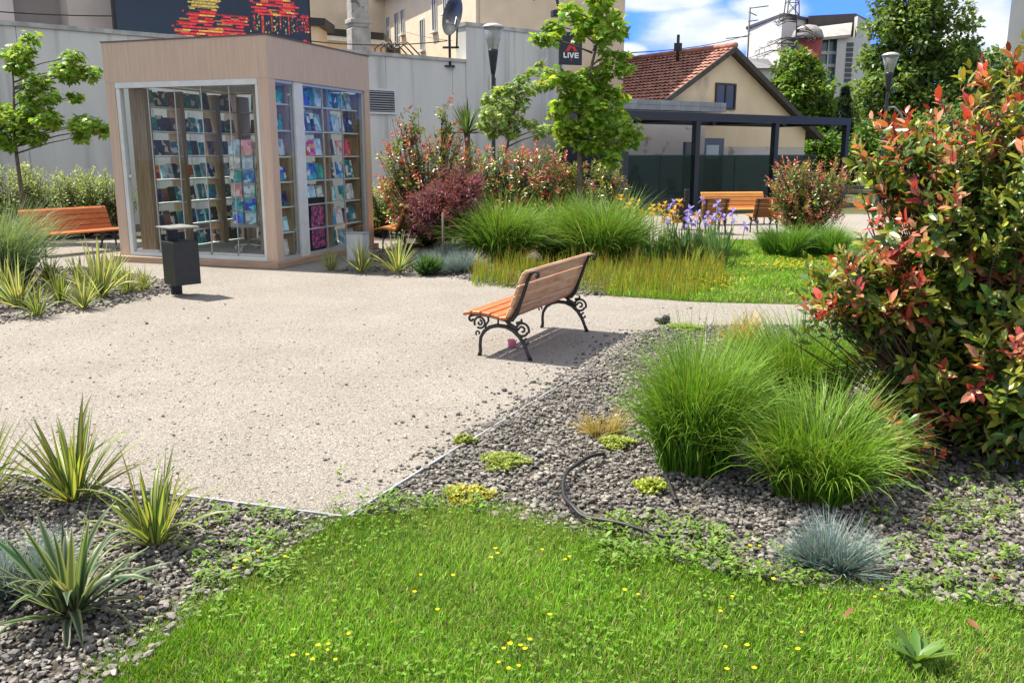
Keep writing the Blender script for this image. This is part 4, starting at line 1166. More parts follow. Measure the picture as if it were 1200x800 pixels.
# word: L I V E
x = -.27; hh = .17; st_ = .042
def bar(x0, z0, x1, z1): mb.span((x0, -.064, z0), (x1, -.052, z1))
z0 = -.28
bar(x, z0, x + st_, z0 + hh); bar(x + st_ + .001, z0, x + .12, z0 + st_)
bar(x + .145, z0, x + .145 + st_, z0 + hh)
vx = x + .205
mb.extrude([(vx, -.064, z0 + hh), (vx + .045, -.064, z0 + hh), (vx + .085, -.064, z0 + .055), (vx + .125, -.064, z0 + hh), (vx + .17, -.064, z0 + hh), (vx + .105, -.064, z0), (vx + .065, -.064, z0)], (0, .012, 0))
ex = x + .395
bar(ex, z0, ex + st_, z0 + hh)
for q in (0, .5, 1): bar(ex + st_ + .001, z0 + (hh - .036) * q, ex + .14, z0 + (hh - .036) * q + .036)
mb.build('lettering', M['signwhite'], sg)
mb = MB()
mb.extrude([(-.22, -.064, -.08), (-.02, -.064, .21), (.06, -.064, .21), (.22, -.064, -.08), (.10, -.064, -.08), (.02, -.064, .06), (-.09, -.064, -.08)], (0, .012, 0))
mb.build('emblem', M['signred'], sg); mb = MB()
mb.extrude([(.03, -.064, .23), (.08, -.064, .23), (.23, -.064, .44), (.12, -.064, .44)], (0, .012, 0))
mb.build('emblem', M['signred'], sg); mb = MB()
mb.extrude([(-.04, -.064, -.36), (.04, -.064, -.36), (.0, -.064, -.31)], (0, .012, 0))
mb.build('emblem', M['signred'], sg)
mb = MB(); mb.box((-.05, .3, .2), (.05, .6, .05)); mb.build('bracket', M['black'], sg)
p = at(657, 12, 31)
t = thing('wall_floodlight', 'black floodlight bracket on the tan building above the sign', 'floodlight', tuple(p), .3)
mb = MB(); mb.box((-.1, 0, -.12), (.42, .3, .22), None, .02); mb.build('housing', M['black'], t)
mb = MB(); mb.tube([(0, .1, -.02), (-.1, .2, .5), (.05, .8, .7), (.05, 3.0, .8)], .05, 6); mb.build('arm', M['black'], t)

# satellite dish
p = at(535, 20, 27.9)
t = thing('satellite_dish', 'dark grey satellite dish on a pole at the step in the concrete wall', 'satellite dish', (p.x, p.y, p.z), 0)
me_ = MB()
prof = [(0.0001, .0), (.18, .02), (.36, .075), (.52, .16), (.535, .16), (.36, .05), (.18, -.005), (0.0001, -.02)]
me_.lathe(prof, 28); d_ = me_.build('reflector', M['darkgrey'], t); d_.rotation_euler = (R(80), 0, R(-52)); d_.scale = (1, 1.1, 1)
mb = MB(); mb.tube([(0, 0, 0), (-.05, -.12, -.25), (-.24, -.42, -.22)], .02, 6); mb.box((-.25, -.44, -.2), (.08, .1, .08)); mb.build('feed_arm', M['alu'], t)
mb = MB(); mb.tube([(.05, .12, 0), (-.1, .25, -.3), (-.24, .3, -.5), (-.24, .3, -1.42)], .04, 8); mb.box((-.2, .28, -.85), (.5, .08, .06)); mb.box((-.24, .3, -1.40), (.3, .3, .05)); mb.build('mast', M['darkgrey'], t)
mb = MB(); mb.tube([(-.02, .25, -.86), (.0, .2, -.3)], .03, 6); mb.build('brace', M['darkgrey'], t)

# wires
def wire(label, a, b_, sag=.15, r=.012, k=12):
    a, b_ = Vector(a), Vector(b_); mb = MB()
    mb.tube([a.lerp(b_, i / k) - Vector((0, 0, sag * 4 * (i / k) * (1 - i / k))) for i in range(k + 1)], r, 5)
    return tag(mb.build('overhead_wire', M['black']), label, 'wire')
wire('thin dark cable strung low along the top of the concrete wall to the dish pole', at(360, 48, 26), at(524, 48, 28.6), .12, .016)
wire('thin dark wire crossing the pinkish house at upper left', at(-60, 9, 20.5), at(139, 19, 24.2), .05, .014)
wire('thin pale wire slanting across the cream house flank', at(470, 36, 38), at(530, 48, 29), .05, .008)
wire('thin electric wire rising to the roof mast left of the white building', at(740, 62, 34), at(880, 40, 60), .2, .02)

# ------------------------------------------------------------------ house with tiled gable, annex, terrace
HD = Vector((.83, .55)).normalized(); HN = Vector((-HD.y, HD.x))
AP = at(853, 57, 34)
ap2 = Vector((AP.x, AP.y)); zr = AP.z
def hp(s, d, z): q = ap2 + HD * s + HN * d; return Vector((q.x, q.y, z))
t = thing('gabled_house', 'old cream gabled house with a red tiled roof behind the terrace', 'building')
hw = 5.0; ze = 2.55; ov = .25
sl = (zr - ze) / hw
mb = MB()
LEN = 9.5
def roofz(s): return zr - sl * abs(s)
mb.extrude([hp(-4.7, 0, 1.95), hp(4.7, 0, 1.95), hp(4.7, 0, roofz(4.7) - .12), hp(0, 0, zr - .12), hp(-4.7, 0, roofz(4.7) - .12)], HN.to_3d() * LEN)
mb.build('wall', M['gable'], t)
mb = MB(); mb.extrude([hp(-4.7, 0, -.02), hp(4.7, 0, -.02), hp(4.7, 0, 1.948), hp(-4.7, 0, 1.948)], HN.to_3d() * LEN); 
# lower part of the wall, paler and peeling
mb.build('lower_wall', M['peel'], t)
# tiles: rows of curved pantiles on the slope facing us
def tile_plane(sgn):
    rows, ncol = 24, 44
    V, Q = [], []
    sl_len = math.hypot(hw + .3, (hw + .3) * sl)
    nprof = 5
    xs = np.linspace(-.35, LEN + .2, ncol * nprof + 1)
    for r_ in range(rows):
        s0 = (hw + .3) * r_ / rows; s1 = (hw + .3) * (r_ + 1) / rows + .03
        o = len(V)
        jog = rng.normal(0, .006, len(xs))
        for i, x in enumerate(xs):
            wv = .035 * abs(math.sin(PI * i / nprof))
            V.append(tuple(hp(sgn * s0, x, zr - sl * s0 + .01 + wv + jog[i])))
        for i, x in enumerate(xs):
            wv = .035 * abs(math.sin(PI * i / nprof))
            V.append(tuple(hp(sgn * s1, x, zr - sl * s1 + .065 + wv + jog[i])))
        m_ = len(xs)
        for i in range(m_ - 1): Q.append((o + i, o + i + 1, o + m_ + i + 1, o + m_ + i))
    return V, Q
V1, Q1 = tile_plane(-1); V2, Q2 = tile_plane(1)
Q2 = [tuple(i + len(V1) for i in q) for q in Q2]
M['tile'] = mat('clay_tile', (.37, .17, .125), (.27, .115, .085), 3.2, rough=.8, bump=.3, bscale=30, c3=(.16, .065, .05), scale3=1.6, lo3=.55, hi3=.75)
obj('roof', mesh_np('roof', V1 + V2, None, Q1 + Q2, None, False), M['tile'], t)
mb = MB()
for sgn in (-1, 1):
    a_ = [hp(0, -.30, zr - .01), hp(sgn * (hw + .33), -.30, roofz(hw + .33) - .01), hp(sgn * (hw + .33), -.30, roofz(hw + .33) - .10), hp(0, -.30, zr - .10)]
    mb.extrude(a_ if sgn > 0 else a_[::-1], HN.to_3d() * (LEN + .4))
mb.build('roof_deck', M['roofdark'], t)
mb = MB()
for sgn in (-1, 1):
    a_ = [hp(0, -.38, zr + .05), hp(sgn * (hw + .35), -.38, roofz(hw + .35) + .05), hp(sgn * (hw + .35), -.38, roofz(hw + .35) - .16), hp(0, -.38, zr - .16)]
    mb.extrude(a_ if sgn > 0 else a_[::-1], HN.to_3d() * .12)
mb.build('verge_board', mat('dark_verge', (.05, .042, .038), (.08, .07, .06), 8, rough=.8), t)
mb = MB(); mb.tube([hp(0, x, zr + .07 + .012 * (i % 2)) for i, x in enumerate(np.linspace(-.4, LEN + .2, 34))], .11, 8); mb.build('ridge', M['tile'], t)
mb = MB(); q = hp(-.6, 2.0, 0); mb.tube([(q.x, q.y, roofz(.6)), (q.x, q.y, roofz(.6) + 1.0)], .06, 6); mb.box((q.x, q.y, roofz(.6) + .55), (.3, .05, .3)); mb.build('roof_pole', M['black'], t)
# gable window
def gwin(px0, py0, px1, py1, dd=-.03):
    def hit(px, py):
        r = ray(px, py); a = Vector((r[0], r[1])); o = ap2 + HN * dd
        k = (o.x * HD.y - o.y * HD.x) / (a.x * HD.y - a.y * HD.x); q = a * k
        return (q - ap2).dot(HD), CAMH + r[2] * k
    s0, z1 = hit(px0, py0); s1, z0 = hit(px1, py1)
    return s0, s1, z0, z1
s0, s1, z0, z1 = gwin(839, 97, 861, 129)
def hb(mb, s0, s1, d0, d1, z0, z1):
    mb.prism([tuple((ap2 + HD * s0 + HN * d0)), tuple((ap2 + HD * s1 + HN * d0)), tuple((ap2 + HD * s1 + HN * d1)), tuple((ap2 + HD * s0 + HN * d1))], z0, z1)
mb = MB(); hb(mb, s0, s1, -.03, -.004, z0, z1); wn_ = mb.build('window', M['win'], t)
mb = MB(); f_ = .07
hb(mb, s0, s0 + f_, -.07, -.032, z0, z1); hb(mb, s1 - f_, s1, -.07, -.032, z0, z1); hb(mb, s0 + f_, s1 - f_, -.07, -.032, z1 - f_, z1); hb(mb, s0 + f_, s1 - f_, -.07, -.032, z0, z0 + f_); hb(mb, (s0 + s1) / 2 - .03, (s0 + s1) / 2 + .03, -.065, -.034, z0 + f_, z1 - f_)
mb.build('window_frame', mat('brown_frame', (.06, .045, .035), rough=.6), wn_)
s0, s1, z0, z1 = gwin(826, 162, 845, 240)
mb = MB(); hb(mb, s0, s1, -.03, -.004, 0, z1); dr_ = mb.build('door', M['win'], t)
mb = MB(); hb(mb, s0 + .1, s0 + .75, -.04, -.032, z1 - .75, z1 - .25); mb.build('door_pane', mat('pale_pane', (.5, .55, .58), rough=.3), dr_)

# annex with block parapet in front of the gable
AX = ap2 - HN * .55
def ab(mb, s0, s1, d0, d1, z0, z1):
    mb.prism([tuple((AX + HD * s0 + HN * d0)), tuple((AX + HD * s1 + HN * d0)), tuple((AX + HD * s1 + HN * d1)), tuple((AX + HD * s0 + HN * d1))], z0, z1)
def axs(px):
    r = ray(px, 130); a = Vector((r[0], r[1])); k = (AX.x * HD.y - AX.y * HD.x) / (a.x * HD.y - a.y * HD.x); return (a * k - AX).dot(HD), (a * k)
sr_, pr_ = axs(848); sl_, pl_ = axs(735); sll_, _ = axs(664)
zt_ = at(848, 121, pr_.y).z; zb2 = at(848, 132, pr_.y).z
t = thing('annex_building', 'low flat roofed annex with a grey block parapet behind the terrace', 'building')
mb = MB(); ab(mb, sl_ - .5, sr_ - .9, 0, .42, -.02, zb2 - .02); mb.build('wall', M['peel'], t)
mb = MB(); ab(mb, sll_, sl_ - .51, -.02, .42, -.02, zb2 - .02); mb.build('dark_cladding', M['darkgrey'], t)
mb = MB(); 
s = sll_
while s < sr_ - .05:
    e = min(s + .98, sr_)
    ab(mb, s + .006, e - .006, -.12, .3, zb2, (zb2 + zt_) / 2 - .004); ab(mb, s + .006, e - .006, -.12, .3, (zb2 + zt_) / 2 + .004, zt_); s = e
mb.build('parapet', M['block'], t)
mb = MB(); ab(mb, -2.6, -1.9, -.03, -.001, 0, 2.1); mb.build('door', M['win'], t)

# pergola
PG0 = Vector((gnd(812, 247).x, gnd(812, 247).y))
def pgp(s, d): return PG0 + HD * s + HN * d
PZ = at(814, 132.5, PG0.y).z
t = thing('pergola', 'anthracite metal pergola over the cafe terrace', 'pergola')
def pbx(mb, s0, s1, d0, d1, z0, z1): mb.prism([tuple(pgp(s0, d0)), tuple(pgp(s1, d0)), tuple(pgp(s1, d1)), tuple(pgp(s0, d1))], z0, z1)
SL, SRr = -2.9, 7.2; PD = 2.9
for s in (-2.8, 0.0, 3.5, 7.1):
    mb = MB(); pbx(mb, s - .09, s + .09, -.09, .09, -.02, PZ - .24); mb.build('post', M['darkgrey'], t)
mb = MB(); pbx(mb, SL, SRr, -.10, .10, PZ - .238, PZ); mb.build('front_beam', M['darkgrey'], t)
mb = MB(); pbx(mb, SL, SRr, PD - .2, PD, PZ - .236, PZ - .002); mb.build('rear_beam', M['darkgrey'], t)
for s in (-2.8, 0.0, 3.5, 7.1):
    mb = MB(); pbx(mb, s - .09, s + .09, .102, PD - .202, PZ - .235, PZ - .004); mb.build('cross_beam', M['darkgrey'], t)
M['louvre'] = mat('louvre_paint', (.30, .31, .32), (.26, .27, .28), 4, rough=.5)
mb = MB()
for a_, b_ in ((-2.7, -.1), (.1, 3.4), (3.6, 7.0)):
    k = int((PD - .35) / .2)
    for i in range(k): pbx(mb, a_, b_, .12 + i * .2, .12 + i * .2 + .185, PZ - .12 - .01 * (i % 2), PZ - .09)
mb.build('louvres', M['louvre'], t)
# wind screens
for (a_, b_, lab) in ((-2.68, -.1, 'wide, left of the middle terrace post,'), (.1, 3.4, 'wide, between the terrace posts behind the orange bench,'), (3.6, 5.6, 'short, right of the second terrace post,')):
    p = pgp(a_, 0); w_ = b_ - a_
    ws = thing('wind_screen', lab + ' dark tinted glass wind screen', 'wind screen', (p.x, p.y, 0), math.atan2(HD.y, HD.x), 'terrace wind screens')
    mb = MB(); mb.span((0, -.008, .05), (w_, .008, 1.66)); mb.build('pane', M['screenglass'], ws)
    mb = MB(); mb.span((0, -.02, -.02), (w_, .02, .048)); 
    for q in (.0, .5, 1.0): mb.box((w_ * q, .03, .8), (.03, .03, 1.6))
    mb.build('rail', M['darkgrey'], ws)
sheet('terrace_floor', [tuple(pgp(SL, .1)), tuple(pgp(SRr, .1)), tuple(pgp(SRr, PD + 2.4)), tuple(pgp(SL, PD + 2.4))], -.004, mat('terrace_paving', (.16, .15, .145), (.12, .115, .11), 3, rough=.8))
# dim terrace furniture and a seated guest behind the screen
def cafe_table(s, d, lab):
    p = pgp(s, d); t = thing('cafe_table', lab, 'table', (p.x, p.y, 0), .3, 'terrace tables')
    mb = MB(); mb.lathe([(.001, .70), (.38, .70), (.39, .715), (.38, .73), (.001, .73)], 20); mb.build('table_top', M['darkgrey'], t)
    mb = MB(); mb.tube([(0, 0, .02), (0, 0, .69)], .03, 8); mb.lathe([(.22, 0), (.2, .02), (.03, .035)], 14); mb.build('pedestal', M['black'], t)
def cafe_chair(s, d, rot, lab):
    p = pgp(s, d); t = thing('cafe_chair', lab, 'chair', (p.x, p.y, 0), rot, 'terrace chairs')
    mb = MB(); mb.box((0, 0, .44), (.44, .44, .05), None, .02); mb.build('seat', M['cloth'], t)
    mb = MB(); mb.box((0, .21, .72), (.44, .05, .42), Matrix.Rotation(.12, 4, 'X'), .02); mb.build('backrest', M['cloth'], t)
    for sx in (-1, 1):
        for sy in (-1, 1):
            mb = MB(); mb.tube([(sx * .17, sy * .17, .42), (sx * .2, sy * .2, 0)], .016, 6); mb.build('leg', M['black'], t)
cafe_table(-1.9, 1.4, 'dark round cafe table behind the screen, next to the seated guest')
cafe_table(1.8, 1.8, 'dark round cafe table behind the screen above the orange bench')
HR = math.atan2(HD.y, HD.x)
cafe_chair(-1.2, 1.4, HR - PI / 2, 'dark cafe chair under the guest sitting behind the tinted screen')
cafe_chair(-2.7, 1.4, HR + PI / 2, 'empty dark cafe chair across the table from the guest')
cafe_chair(1.0, 1.8, HR + PI / 2, 'empty dark cafe chair behind the screen, left of the table above the bench')
cafe_chair(2.6, 1.8, HR - PI / 2, 'empty dark cafe chair behind the screen, right of the table above the bench')
def skin_body(name, verts, edges, rad, mt, parent, root=0):
    me = bpy.data.meshes.new(name); me.from_pydata(verts, edges, []); me.update()
    o = obj(name, me, mt, parent)
    sk = o.modifiers.new('skin', 'SKIN'); sk.use_smooth_shade = True
    for i, r_ in enumerate(rad): me.skin_vertices[0].data[i].radius = (r_, r_)
    me.skin_vertices[0].data[root].use_root = True
    ss = o.modifiers.new('sub', 'SUBSURF'); ss.levels = 1; ss.render_levels = 2
    return o
p = pgp(-1.2, 1.4)
pr = thing('person', 'seated guest with dark hair in dark clothes, dimly seen behind the tinted terrace screen', 'person', (p.x, p.y, 0), HR + PI / 2)
# local: +y forward (towards the table)
vs = [(0, -.05, .55), (0, -.08, .75), (0, -.07, .98), (0, -.05, 1.10), (0, -.02, 1.20), (0, 0, 1.30),
      (.19, -.06, 1.02), (.24, .02, .78), (.15, .24, .74), (-.19, -.06, 1.02), (-.24, .02, .78), (-.15, .24, .76),
      (.10, .06, .52), (.12, .40, .52), (.12, .42, .10), (.12, .52, .05), (-.10, .06, .52), (-.12, .40, .52), (-.12, .44, .10), (-.12, .54, .05)]
es = [(0, 1), (1, 2), (2, 3), (3, 4), (4, 5), (2, 6), (6, 7), (7, 8), (2, 9), (9, 10), (10, 11), (0, 12), (12, 13), (13, 14), (14, 15), (0, 16), (16, 17), (17, 18), (18, 19)]
rd = [.14, .13, .14, .06, .085, .07, .065, .045, .035, .065, .045, .035, .09, .07, .05, .04, .09, .07, .05, .04]
skin_body('body', vs, es, rd, M['cloth'], pr)
mb = MB(); mb.lathe([(.001, 1.36), (.07, 1.345), (.115, 1.28), (.125, 1.18), (.11, 1.08), (.06, 1.04), (.001, 1.04)], 12, (0, -.05, 0)); mb.build('hair', M['hair'], pr)

# thin post in front of the screen
p = gnd(803, 268); mb = MB(); mb.box((0, 0, .45), (.10, .10, .9), None, .01)
t = thing('slim_bin', 'slim dark grey bin with a thin rear pole before the terrace screen', 'bin', (p.x, p.y, 0), .2)
mb.build('pole', M['darkgrey'], t); mb = MB(); mb.box((-.16, 0, .40), (.26, .26, .50), None, .01); mb.build('body', M['darkgrey'], t)

# ------------------------------------------------------------------ street lamps
def lamp(x, y, label):
    t = thing('street_lamp', label, 'street lamp', (x, y, 0), 0, 'post top street lamps')
    mb = MB(); mb.lathe([(.10, 0), (.10, .25), (.055, .35), (.045, 3.55), (.045, 3.6)], 14); mb.build('pole', M['darkgrey'], t)
    mb = MB(); mb.lathe([(.046, 3.58), (.07, 3.7), (.12, 4.1), (.125, 4.16), (.03, 4.17)], 16); mb.build('neck', M['darkgrey'], t)
    mb = MB(); mb.lathe([(.12, 4.165), (.24, 4.65), (.235, 4.65), (.112, 4.17)], 22); mb.build('lamp_shade', M['lampglass'], t)
    mb = MB(); mb.lathe([(.02, 4.2), (.03, 4.35), (.025, 4.5), (.01, 4.52)], 10); mb.build('bulb', M['whitepaint'], t)
    mb = MB(); mb.lathe([(.245, 4.652), (.275, 4.665), (.22, 4.72), (.10, 4.76), (.001, 4.77)], 22); mb.build('cap', M['alu'], t)
    return t
p = at(578, 95, 22.3); lamp(p.x, 22.3, 'grey post top street lamp with a clear flared shade before the taller concrete wall')
p = at(1040, 110, 28.5); l2 = lamp(p.x, 28.5, 'grey street lamp with a clear flared shade against the big tree on the right')
mb = MB(); mb.tube([(0, 0, 3.1), (.25, 0, 3.12), (.5, 0, 2.9), (.55, 0, 2.4)], .035, 8); mb.build('arm', M['panel'], l2)

# ------------------------------------------------------------------ distant buildings
def fbx(mb, px0, px1, pyt, zb_, Y0, Y1, depth=8, zt=None):
    a_ = at(px0, pyt, Y0); b_ = at(px1, pyt, Y1); zt = zt if zt is not None else a_.z
    mb.prism([(a_.x, Y0), (b_.x, Y1), (b_.x + 1, Y1 + depth), (a_.x + 1, Y0 + depth)], zb_, zt); return a_, b_
t = thing('grey_roof_building', 'long low building with a purplish grey roof behind the red tiled house', 'building')
mb = MB(); fbx(mb, 700, 912, 80, 0, 70, 70, 6); mb.build('wall', M['white'], t)
mb = MB(); a_ = at(698, 80, 69.6); b_ = at(912, 80, 69.6); zt = at(800, 66, 72).z
mb.extrude([(a_.x, 69.6, a_.z), (a_.x, 76, zt), (a_.x, 82, a_.z)], (b_.x - a_.x, 0, 0)); mb.build('roof', M['roofgrey'], t)
t = thing('white_building', 'modern white building with a dark stepped roof and teal glazing', 'building')
Y = 88
za = at(917, 20, Y).z
mb = MB(); a_ = at(876, 36, 97); b_ = at(917, 19, Y); c_ = at(954, 20, Y + 4)
mb.prism([(a_.x, 97), (b_.x, Y), (c_.x, Y + 4), (c_.x - 2, 104)], 0, b_.z); mb.build('left_block', M['white'], t)
mb = MB(); mb.prism([(a_.x - .2, 97), (b_.x, Y - .25), (c_.x + .2, Y + 3.8), (c_.x - 2, 104)], b_.z + .01, b_.z + .25); mb.build('roof_edge', M['roofdark'], t)
mb = MB(); d0 = at(953, 25, Y + 1); d1 = at(1003, 16, Y + 1); d2 = at(1020, 22, Y + 8)
mb.prism([(d0.x, Y + 2.5), (d1.x, Y + 1), (d2.x, Y + 7), (d0.x + 2, Y + 12)], at(980, 36, Y).z, d1.z); mb.build('roof_fascia', M['roofdark'], t)
e0 = at(955, 46, Y - 1); e1 = at(1000, 38, Y - 1)
mb = MB(); mb.extrude([(e0.x, Y - 1.2, at(960, 45, Y - 1).z), (e1.x - .3, Y - 1.2, at(995, 41, Y - 1).z), (e1.x + .5, Y + .8, at(1000, 27, Y + 1).z), (e0.x, Y + 2.3, at(955, 33, Y + 2).z)], (0, 0, -.25)); mb.build('sloping_roof', mat('ash_roof', (.36, .34, .32), (.28, .26, .25), 1.5, rough=.7), t)
mb = MB(); mb.prism([(at(979, 80, Y - .8).x, Y - .8), (at(1001, 80, Y - .8).x, Y - .8), (at(1003, 80, Y + .9).x, Y + .9), (at(979, 80, Y + .9).x, Y + .9)], 0, at(1000, 45, Y).z); mb.build('corner_wall', M['white'], t)
mb = MB(); mb.prism([(at(1001.5, 80, Y).x, Y + .2), (at(1018, 80, Y + 6).x, Y + 6), (at(1018, 80, Y + 6).x - 1, Y + 9), (at(1001.5, 80, Y).x, Y + 6)], 0, at(1003, 16.5, Y + 1).z - .3); mb.build('side_wall', M['white'], t)
mb = MB(); mb.prism([(at(950, 80, Y).x, Y + .4), (at(978.5, 80, Y).x, Y + .1), (at(978.5, 80, Y).x, Y + 2), (at(950, 80, Y).x, Y + 2)], 0, at(960, 46, Y).z); gl = mb.build('glazing', M['teal'], t)
mb = MB()
for pyy in (62, 77): mb.span((at(950, 80, Y).x, Y + .0, at(960, pyy, Y).z - .15), (at(978, 80, Y).x, Y + .09, at(960, pyy, Y).z + .15))
for pxx in (960, 969): mb.span((at(pxx, 80, Y).x - .06, Y - .1, 0), (at(pxx, 80, Y).x + .06, Y - .005, at(960, 46, Y).z))
mb.build('transom', M['whitepaint'], gl)
for i in range(8):
    mb = MB(); xx = at(994.5, 80, Y - .9).x; zz = at(994, 50 + i * 6, Y - .9).z; mb.span((xx - .32, Y - .86, zz - .36), (xx + .32, Y - .805, zz)); mb.build('stair_window', M['win'], t)
mb = MB(); ct = at(949, 60, Y - 2); mb.lathe([(1.05, 0), (1.05, at(949, 46, Y - 2).z)], 24, (ct.x, Y - 2, 0)); mb.build('red_tower', M['redpanel'], t)
mb = MB(); zd = at(949, 46, Y - 2).z; mb.lathe([(1.4, zd + .01), (1.45, zd + .2), (1.25, zd + .75), (.75, zd + 1.15), (.001, zd + 1.3)], 24, (ct.x - .3, Y - 2, 0)); mb.build('dome', M['dome'], t)
t = thing('low_wing', 'low white wing with grey roof and small window left of the round tower', 'building')
mb = MB(); a_ = at(864, 88, 74); b_ = at(912, 80, 78); mb.prism([(a_.x, 74), (b_.x, 78), (b_.x, 84), (a_.x, 84)], 0, a_.z); wl = mb.build('wall', M['white'], t)
mb = MB(); mb.extrude([(a_.x - .2, 73.6, a_.z), (b_.x + .2, 77.6, a_.z + .05), (b_.x + .2, 82, a_.z + 1.9), (a_.x - .2, 79, a_.z + 1.7)], (0, 0, .15)); mb.build('roof', M['roofgrey'], t)
mb = MB(); q = at(896.5, 80, 76.4); zz = at(896, 79, 76.4).z; mb.box((q.x, 76.5, zz - .3), (.5, .5, .75)); mb.build('window', M['win'], t)
# masts
p = at(879, 10, 66)
t = thing('roof_antenna', 'thin tall roof antenna with sideways rods left of the white building', 'antenna', (p.x, 66, 0))
zt = at(879, 9, 66).z
mb = MB(); mb.tube([(0, 0, 4), (0, 0, zt)], .06, 6); mb.build('mast', M['roofdark'], t)
for qa, qb in (((0, 0, zt - .05), (1.3, 0, zt + .1)), ((-.1, 0, zt - .3), (.5, 0, zt - .55)), ((-.1, 0, zt - .95), (.6, 0, zt - .85)), ((-1.6, 0, zt - 2.1), (0, 0, zt - 1.95))):
    mb = MB(); mb.tube([qa, qb], .036, 5); mb.build('rod', M['roofdark'], t)
p = at(928, 10, 120)
t = thing('lattice_tower', 'steel lattice tower above the white building roof', 'tower', (p.x, 120, 0))
mb = MB(); zt = at(928, -25, 120).z; z0 = 10
for (sx, sy) in ((-1, -1), (1, -1), (1, 1), (-1, 1)): mb.tube([(sx * 1.3, sy * 1.3, z0), (sx * .5, sy * .5, zt)], .09, 5)
k = 9
for i in range(k):
    f0, f1 = i / k, (i + 1) / k; w0 = 1.3 - .8 * f0; w1 = 1.3 - .8 * f1; za_, zb_ = z0 + (zt - z0) * f0, z0 + (zt - z0) * f1
    mb.tube([(-w0, -w0, za_), (w1, -w1, zb_)], .05, 4); mb.tube([(w0, -w0, za_), (-w1, -w1, zb_)], .05, 4); mb.tube([(-w1, -w1, zb_), (w1, -w1, zb_)], .05, 4)
    mb.tube([(-w0, w0, za_), (w1, w1, zb_)], .05, 4)
mb.build('frame', M['roofdark'], t)
t = thing('pale_tower_block', 'pale tower block at the upper right edge of the view', 'building')
mb = MB(); a_ = at(1181, 40, 110); mb.prism([(a_.x, 110), (a_.x + 14, 110), (a_.x * 1.12 + 14, 122), (a_.x * 1.12, 122)], 0, 30); mb.build('wall', M['white'], t)
mb = MB()
for i in range(6): mb.box((a_.x + .02 + 4, 109.97, 14 + i * 3), (1.4, .05, 1.5))
mb.build('windows', M['win'], t)
#PLANTS
# ------------------------------------------------------------------ plants
def plant(name, label, cat, x, y, parts, rotz=0, group=None, scale=1.0):
    """one thing: Empty at the base plus its part meshes"""
    t = thing(name, label, cat, (x, y, 0), rotz, group)
    if scale != 1.0: t.scale = (scale,) * 3
    for pn, me, mt in parts: obj(pn, me, mt, t)
    return t
def solo(name, me, mt, label, cat, x, y, rotz=0, group=None, scale=1.0):
    o = obj(name, me, mt, None, (x, y, 0), rotz); tag(o, label, cat, group)
    if scale != 1.0: o.scale = (scale,) * 3 if not hasattr(scale, '__len__') else scale
    return o

# big green grass clumps in the near bed
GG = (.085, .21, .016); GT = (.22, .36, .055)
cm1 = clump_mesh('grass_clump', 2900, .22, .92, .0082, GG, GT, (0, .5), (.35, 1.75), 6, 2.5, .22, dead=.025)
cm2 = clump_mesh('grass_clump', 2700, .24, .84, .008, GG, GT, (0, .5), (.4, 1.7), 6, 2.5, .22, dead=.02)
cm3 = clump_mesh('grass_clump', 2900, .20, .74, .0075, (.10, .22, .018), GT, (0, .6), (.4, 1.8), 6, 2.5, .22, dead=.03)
GRP = 'green grass clumps in the near stone bed'
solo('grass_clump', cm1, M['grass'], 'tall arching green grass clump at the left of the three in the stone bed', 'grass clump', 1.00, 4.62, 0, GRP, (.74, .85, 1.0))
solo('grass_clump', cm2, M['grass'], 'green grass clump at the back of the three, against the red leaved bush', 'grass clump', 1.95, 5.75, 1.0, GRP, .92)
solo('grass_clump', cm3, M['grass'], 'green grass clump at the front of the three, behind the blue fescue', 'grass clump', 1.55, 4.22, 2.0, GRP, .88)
# blue fescue
bf = clump_mesh('blue_fescue', 1350, .095, .29, .0036, (.15, .225, .215), (.32, .40, .38), (0, 1.25), (.0, .6), 4, 2.5, .2, dead=.09)
FG = 'blue fescue tufts'
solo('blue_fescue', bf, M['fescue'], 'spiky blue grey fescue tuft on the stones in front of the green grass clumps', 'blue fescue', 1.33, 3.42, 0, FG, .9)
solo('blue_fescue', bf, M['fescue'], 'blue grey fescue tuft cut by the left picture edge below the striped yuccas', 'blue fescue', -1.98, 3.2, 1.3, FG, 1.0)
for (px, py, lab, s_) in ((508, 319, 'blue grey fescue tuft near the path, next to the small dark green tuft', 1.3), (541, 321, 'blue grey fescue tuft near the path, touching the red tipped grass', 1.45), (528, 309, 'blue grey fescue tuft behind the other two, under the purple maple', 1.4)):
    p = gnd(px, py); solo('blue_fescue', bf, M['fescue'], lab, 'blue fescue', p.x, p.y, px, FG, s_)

# yuccas: green and yellow striped blades
def yucca_mesh(name, n, L, W, cc, ce, a0=(0, .9), droop=(.05, .5), curl=.2, seed=0):
    r = .05 * np.sqrt(rng.random(n)); th = np.arange(n) * 2.4 + rng.normal(0, .2, n)
    f = np.arange(n) / n
    base = np.stack([r * np.cos(th), r * np.sin(th), .01 + .04 * f], 1)
    a = a0[1] + (a0[0] - a0[1]) * f + rng.normal(0, .08, n)
    dr = rng.uniform(droop[0], droop[1], n) * (1.2 - f)
    cu = rng.random(n) < curl
    dr[cu] += rng.uniform(.8, 1.6, cu.sum())
    ln = L * rng.uniform(.7, 1.1, n) * (.8 + .3 * f)
    V, Q, C = blades(base, th, np.clip(a, 0, 1.5), np.clip(a, 0, 1.5) + dr, ln, W * rng.uniform(.75, 1.15, n), 7, cols=(-1, -.72, -.34, .34, .72, 1), fold=.28, cA=jit(cc, n, .14), cB=jit(ce, n, .14), pw=1.6, twist=.25, prof=((0, .08, .35, .7, 1), (.8, .75, 1, .72, .03)))
    V[:, 2] = np.maximum(V[:, 2], .012)
    return mesh_np(name, V, None, Q, C)
YG, YY = (.045, .105, .026), (.28, .30, .08)
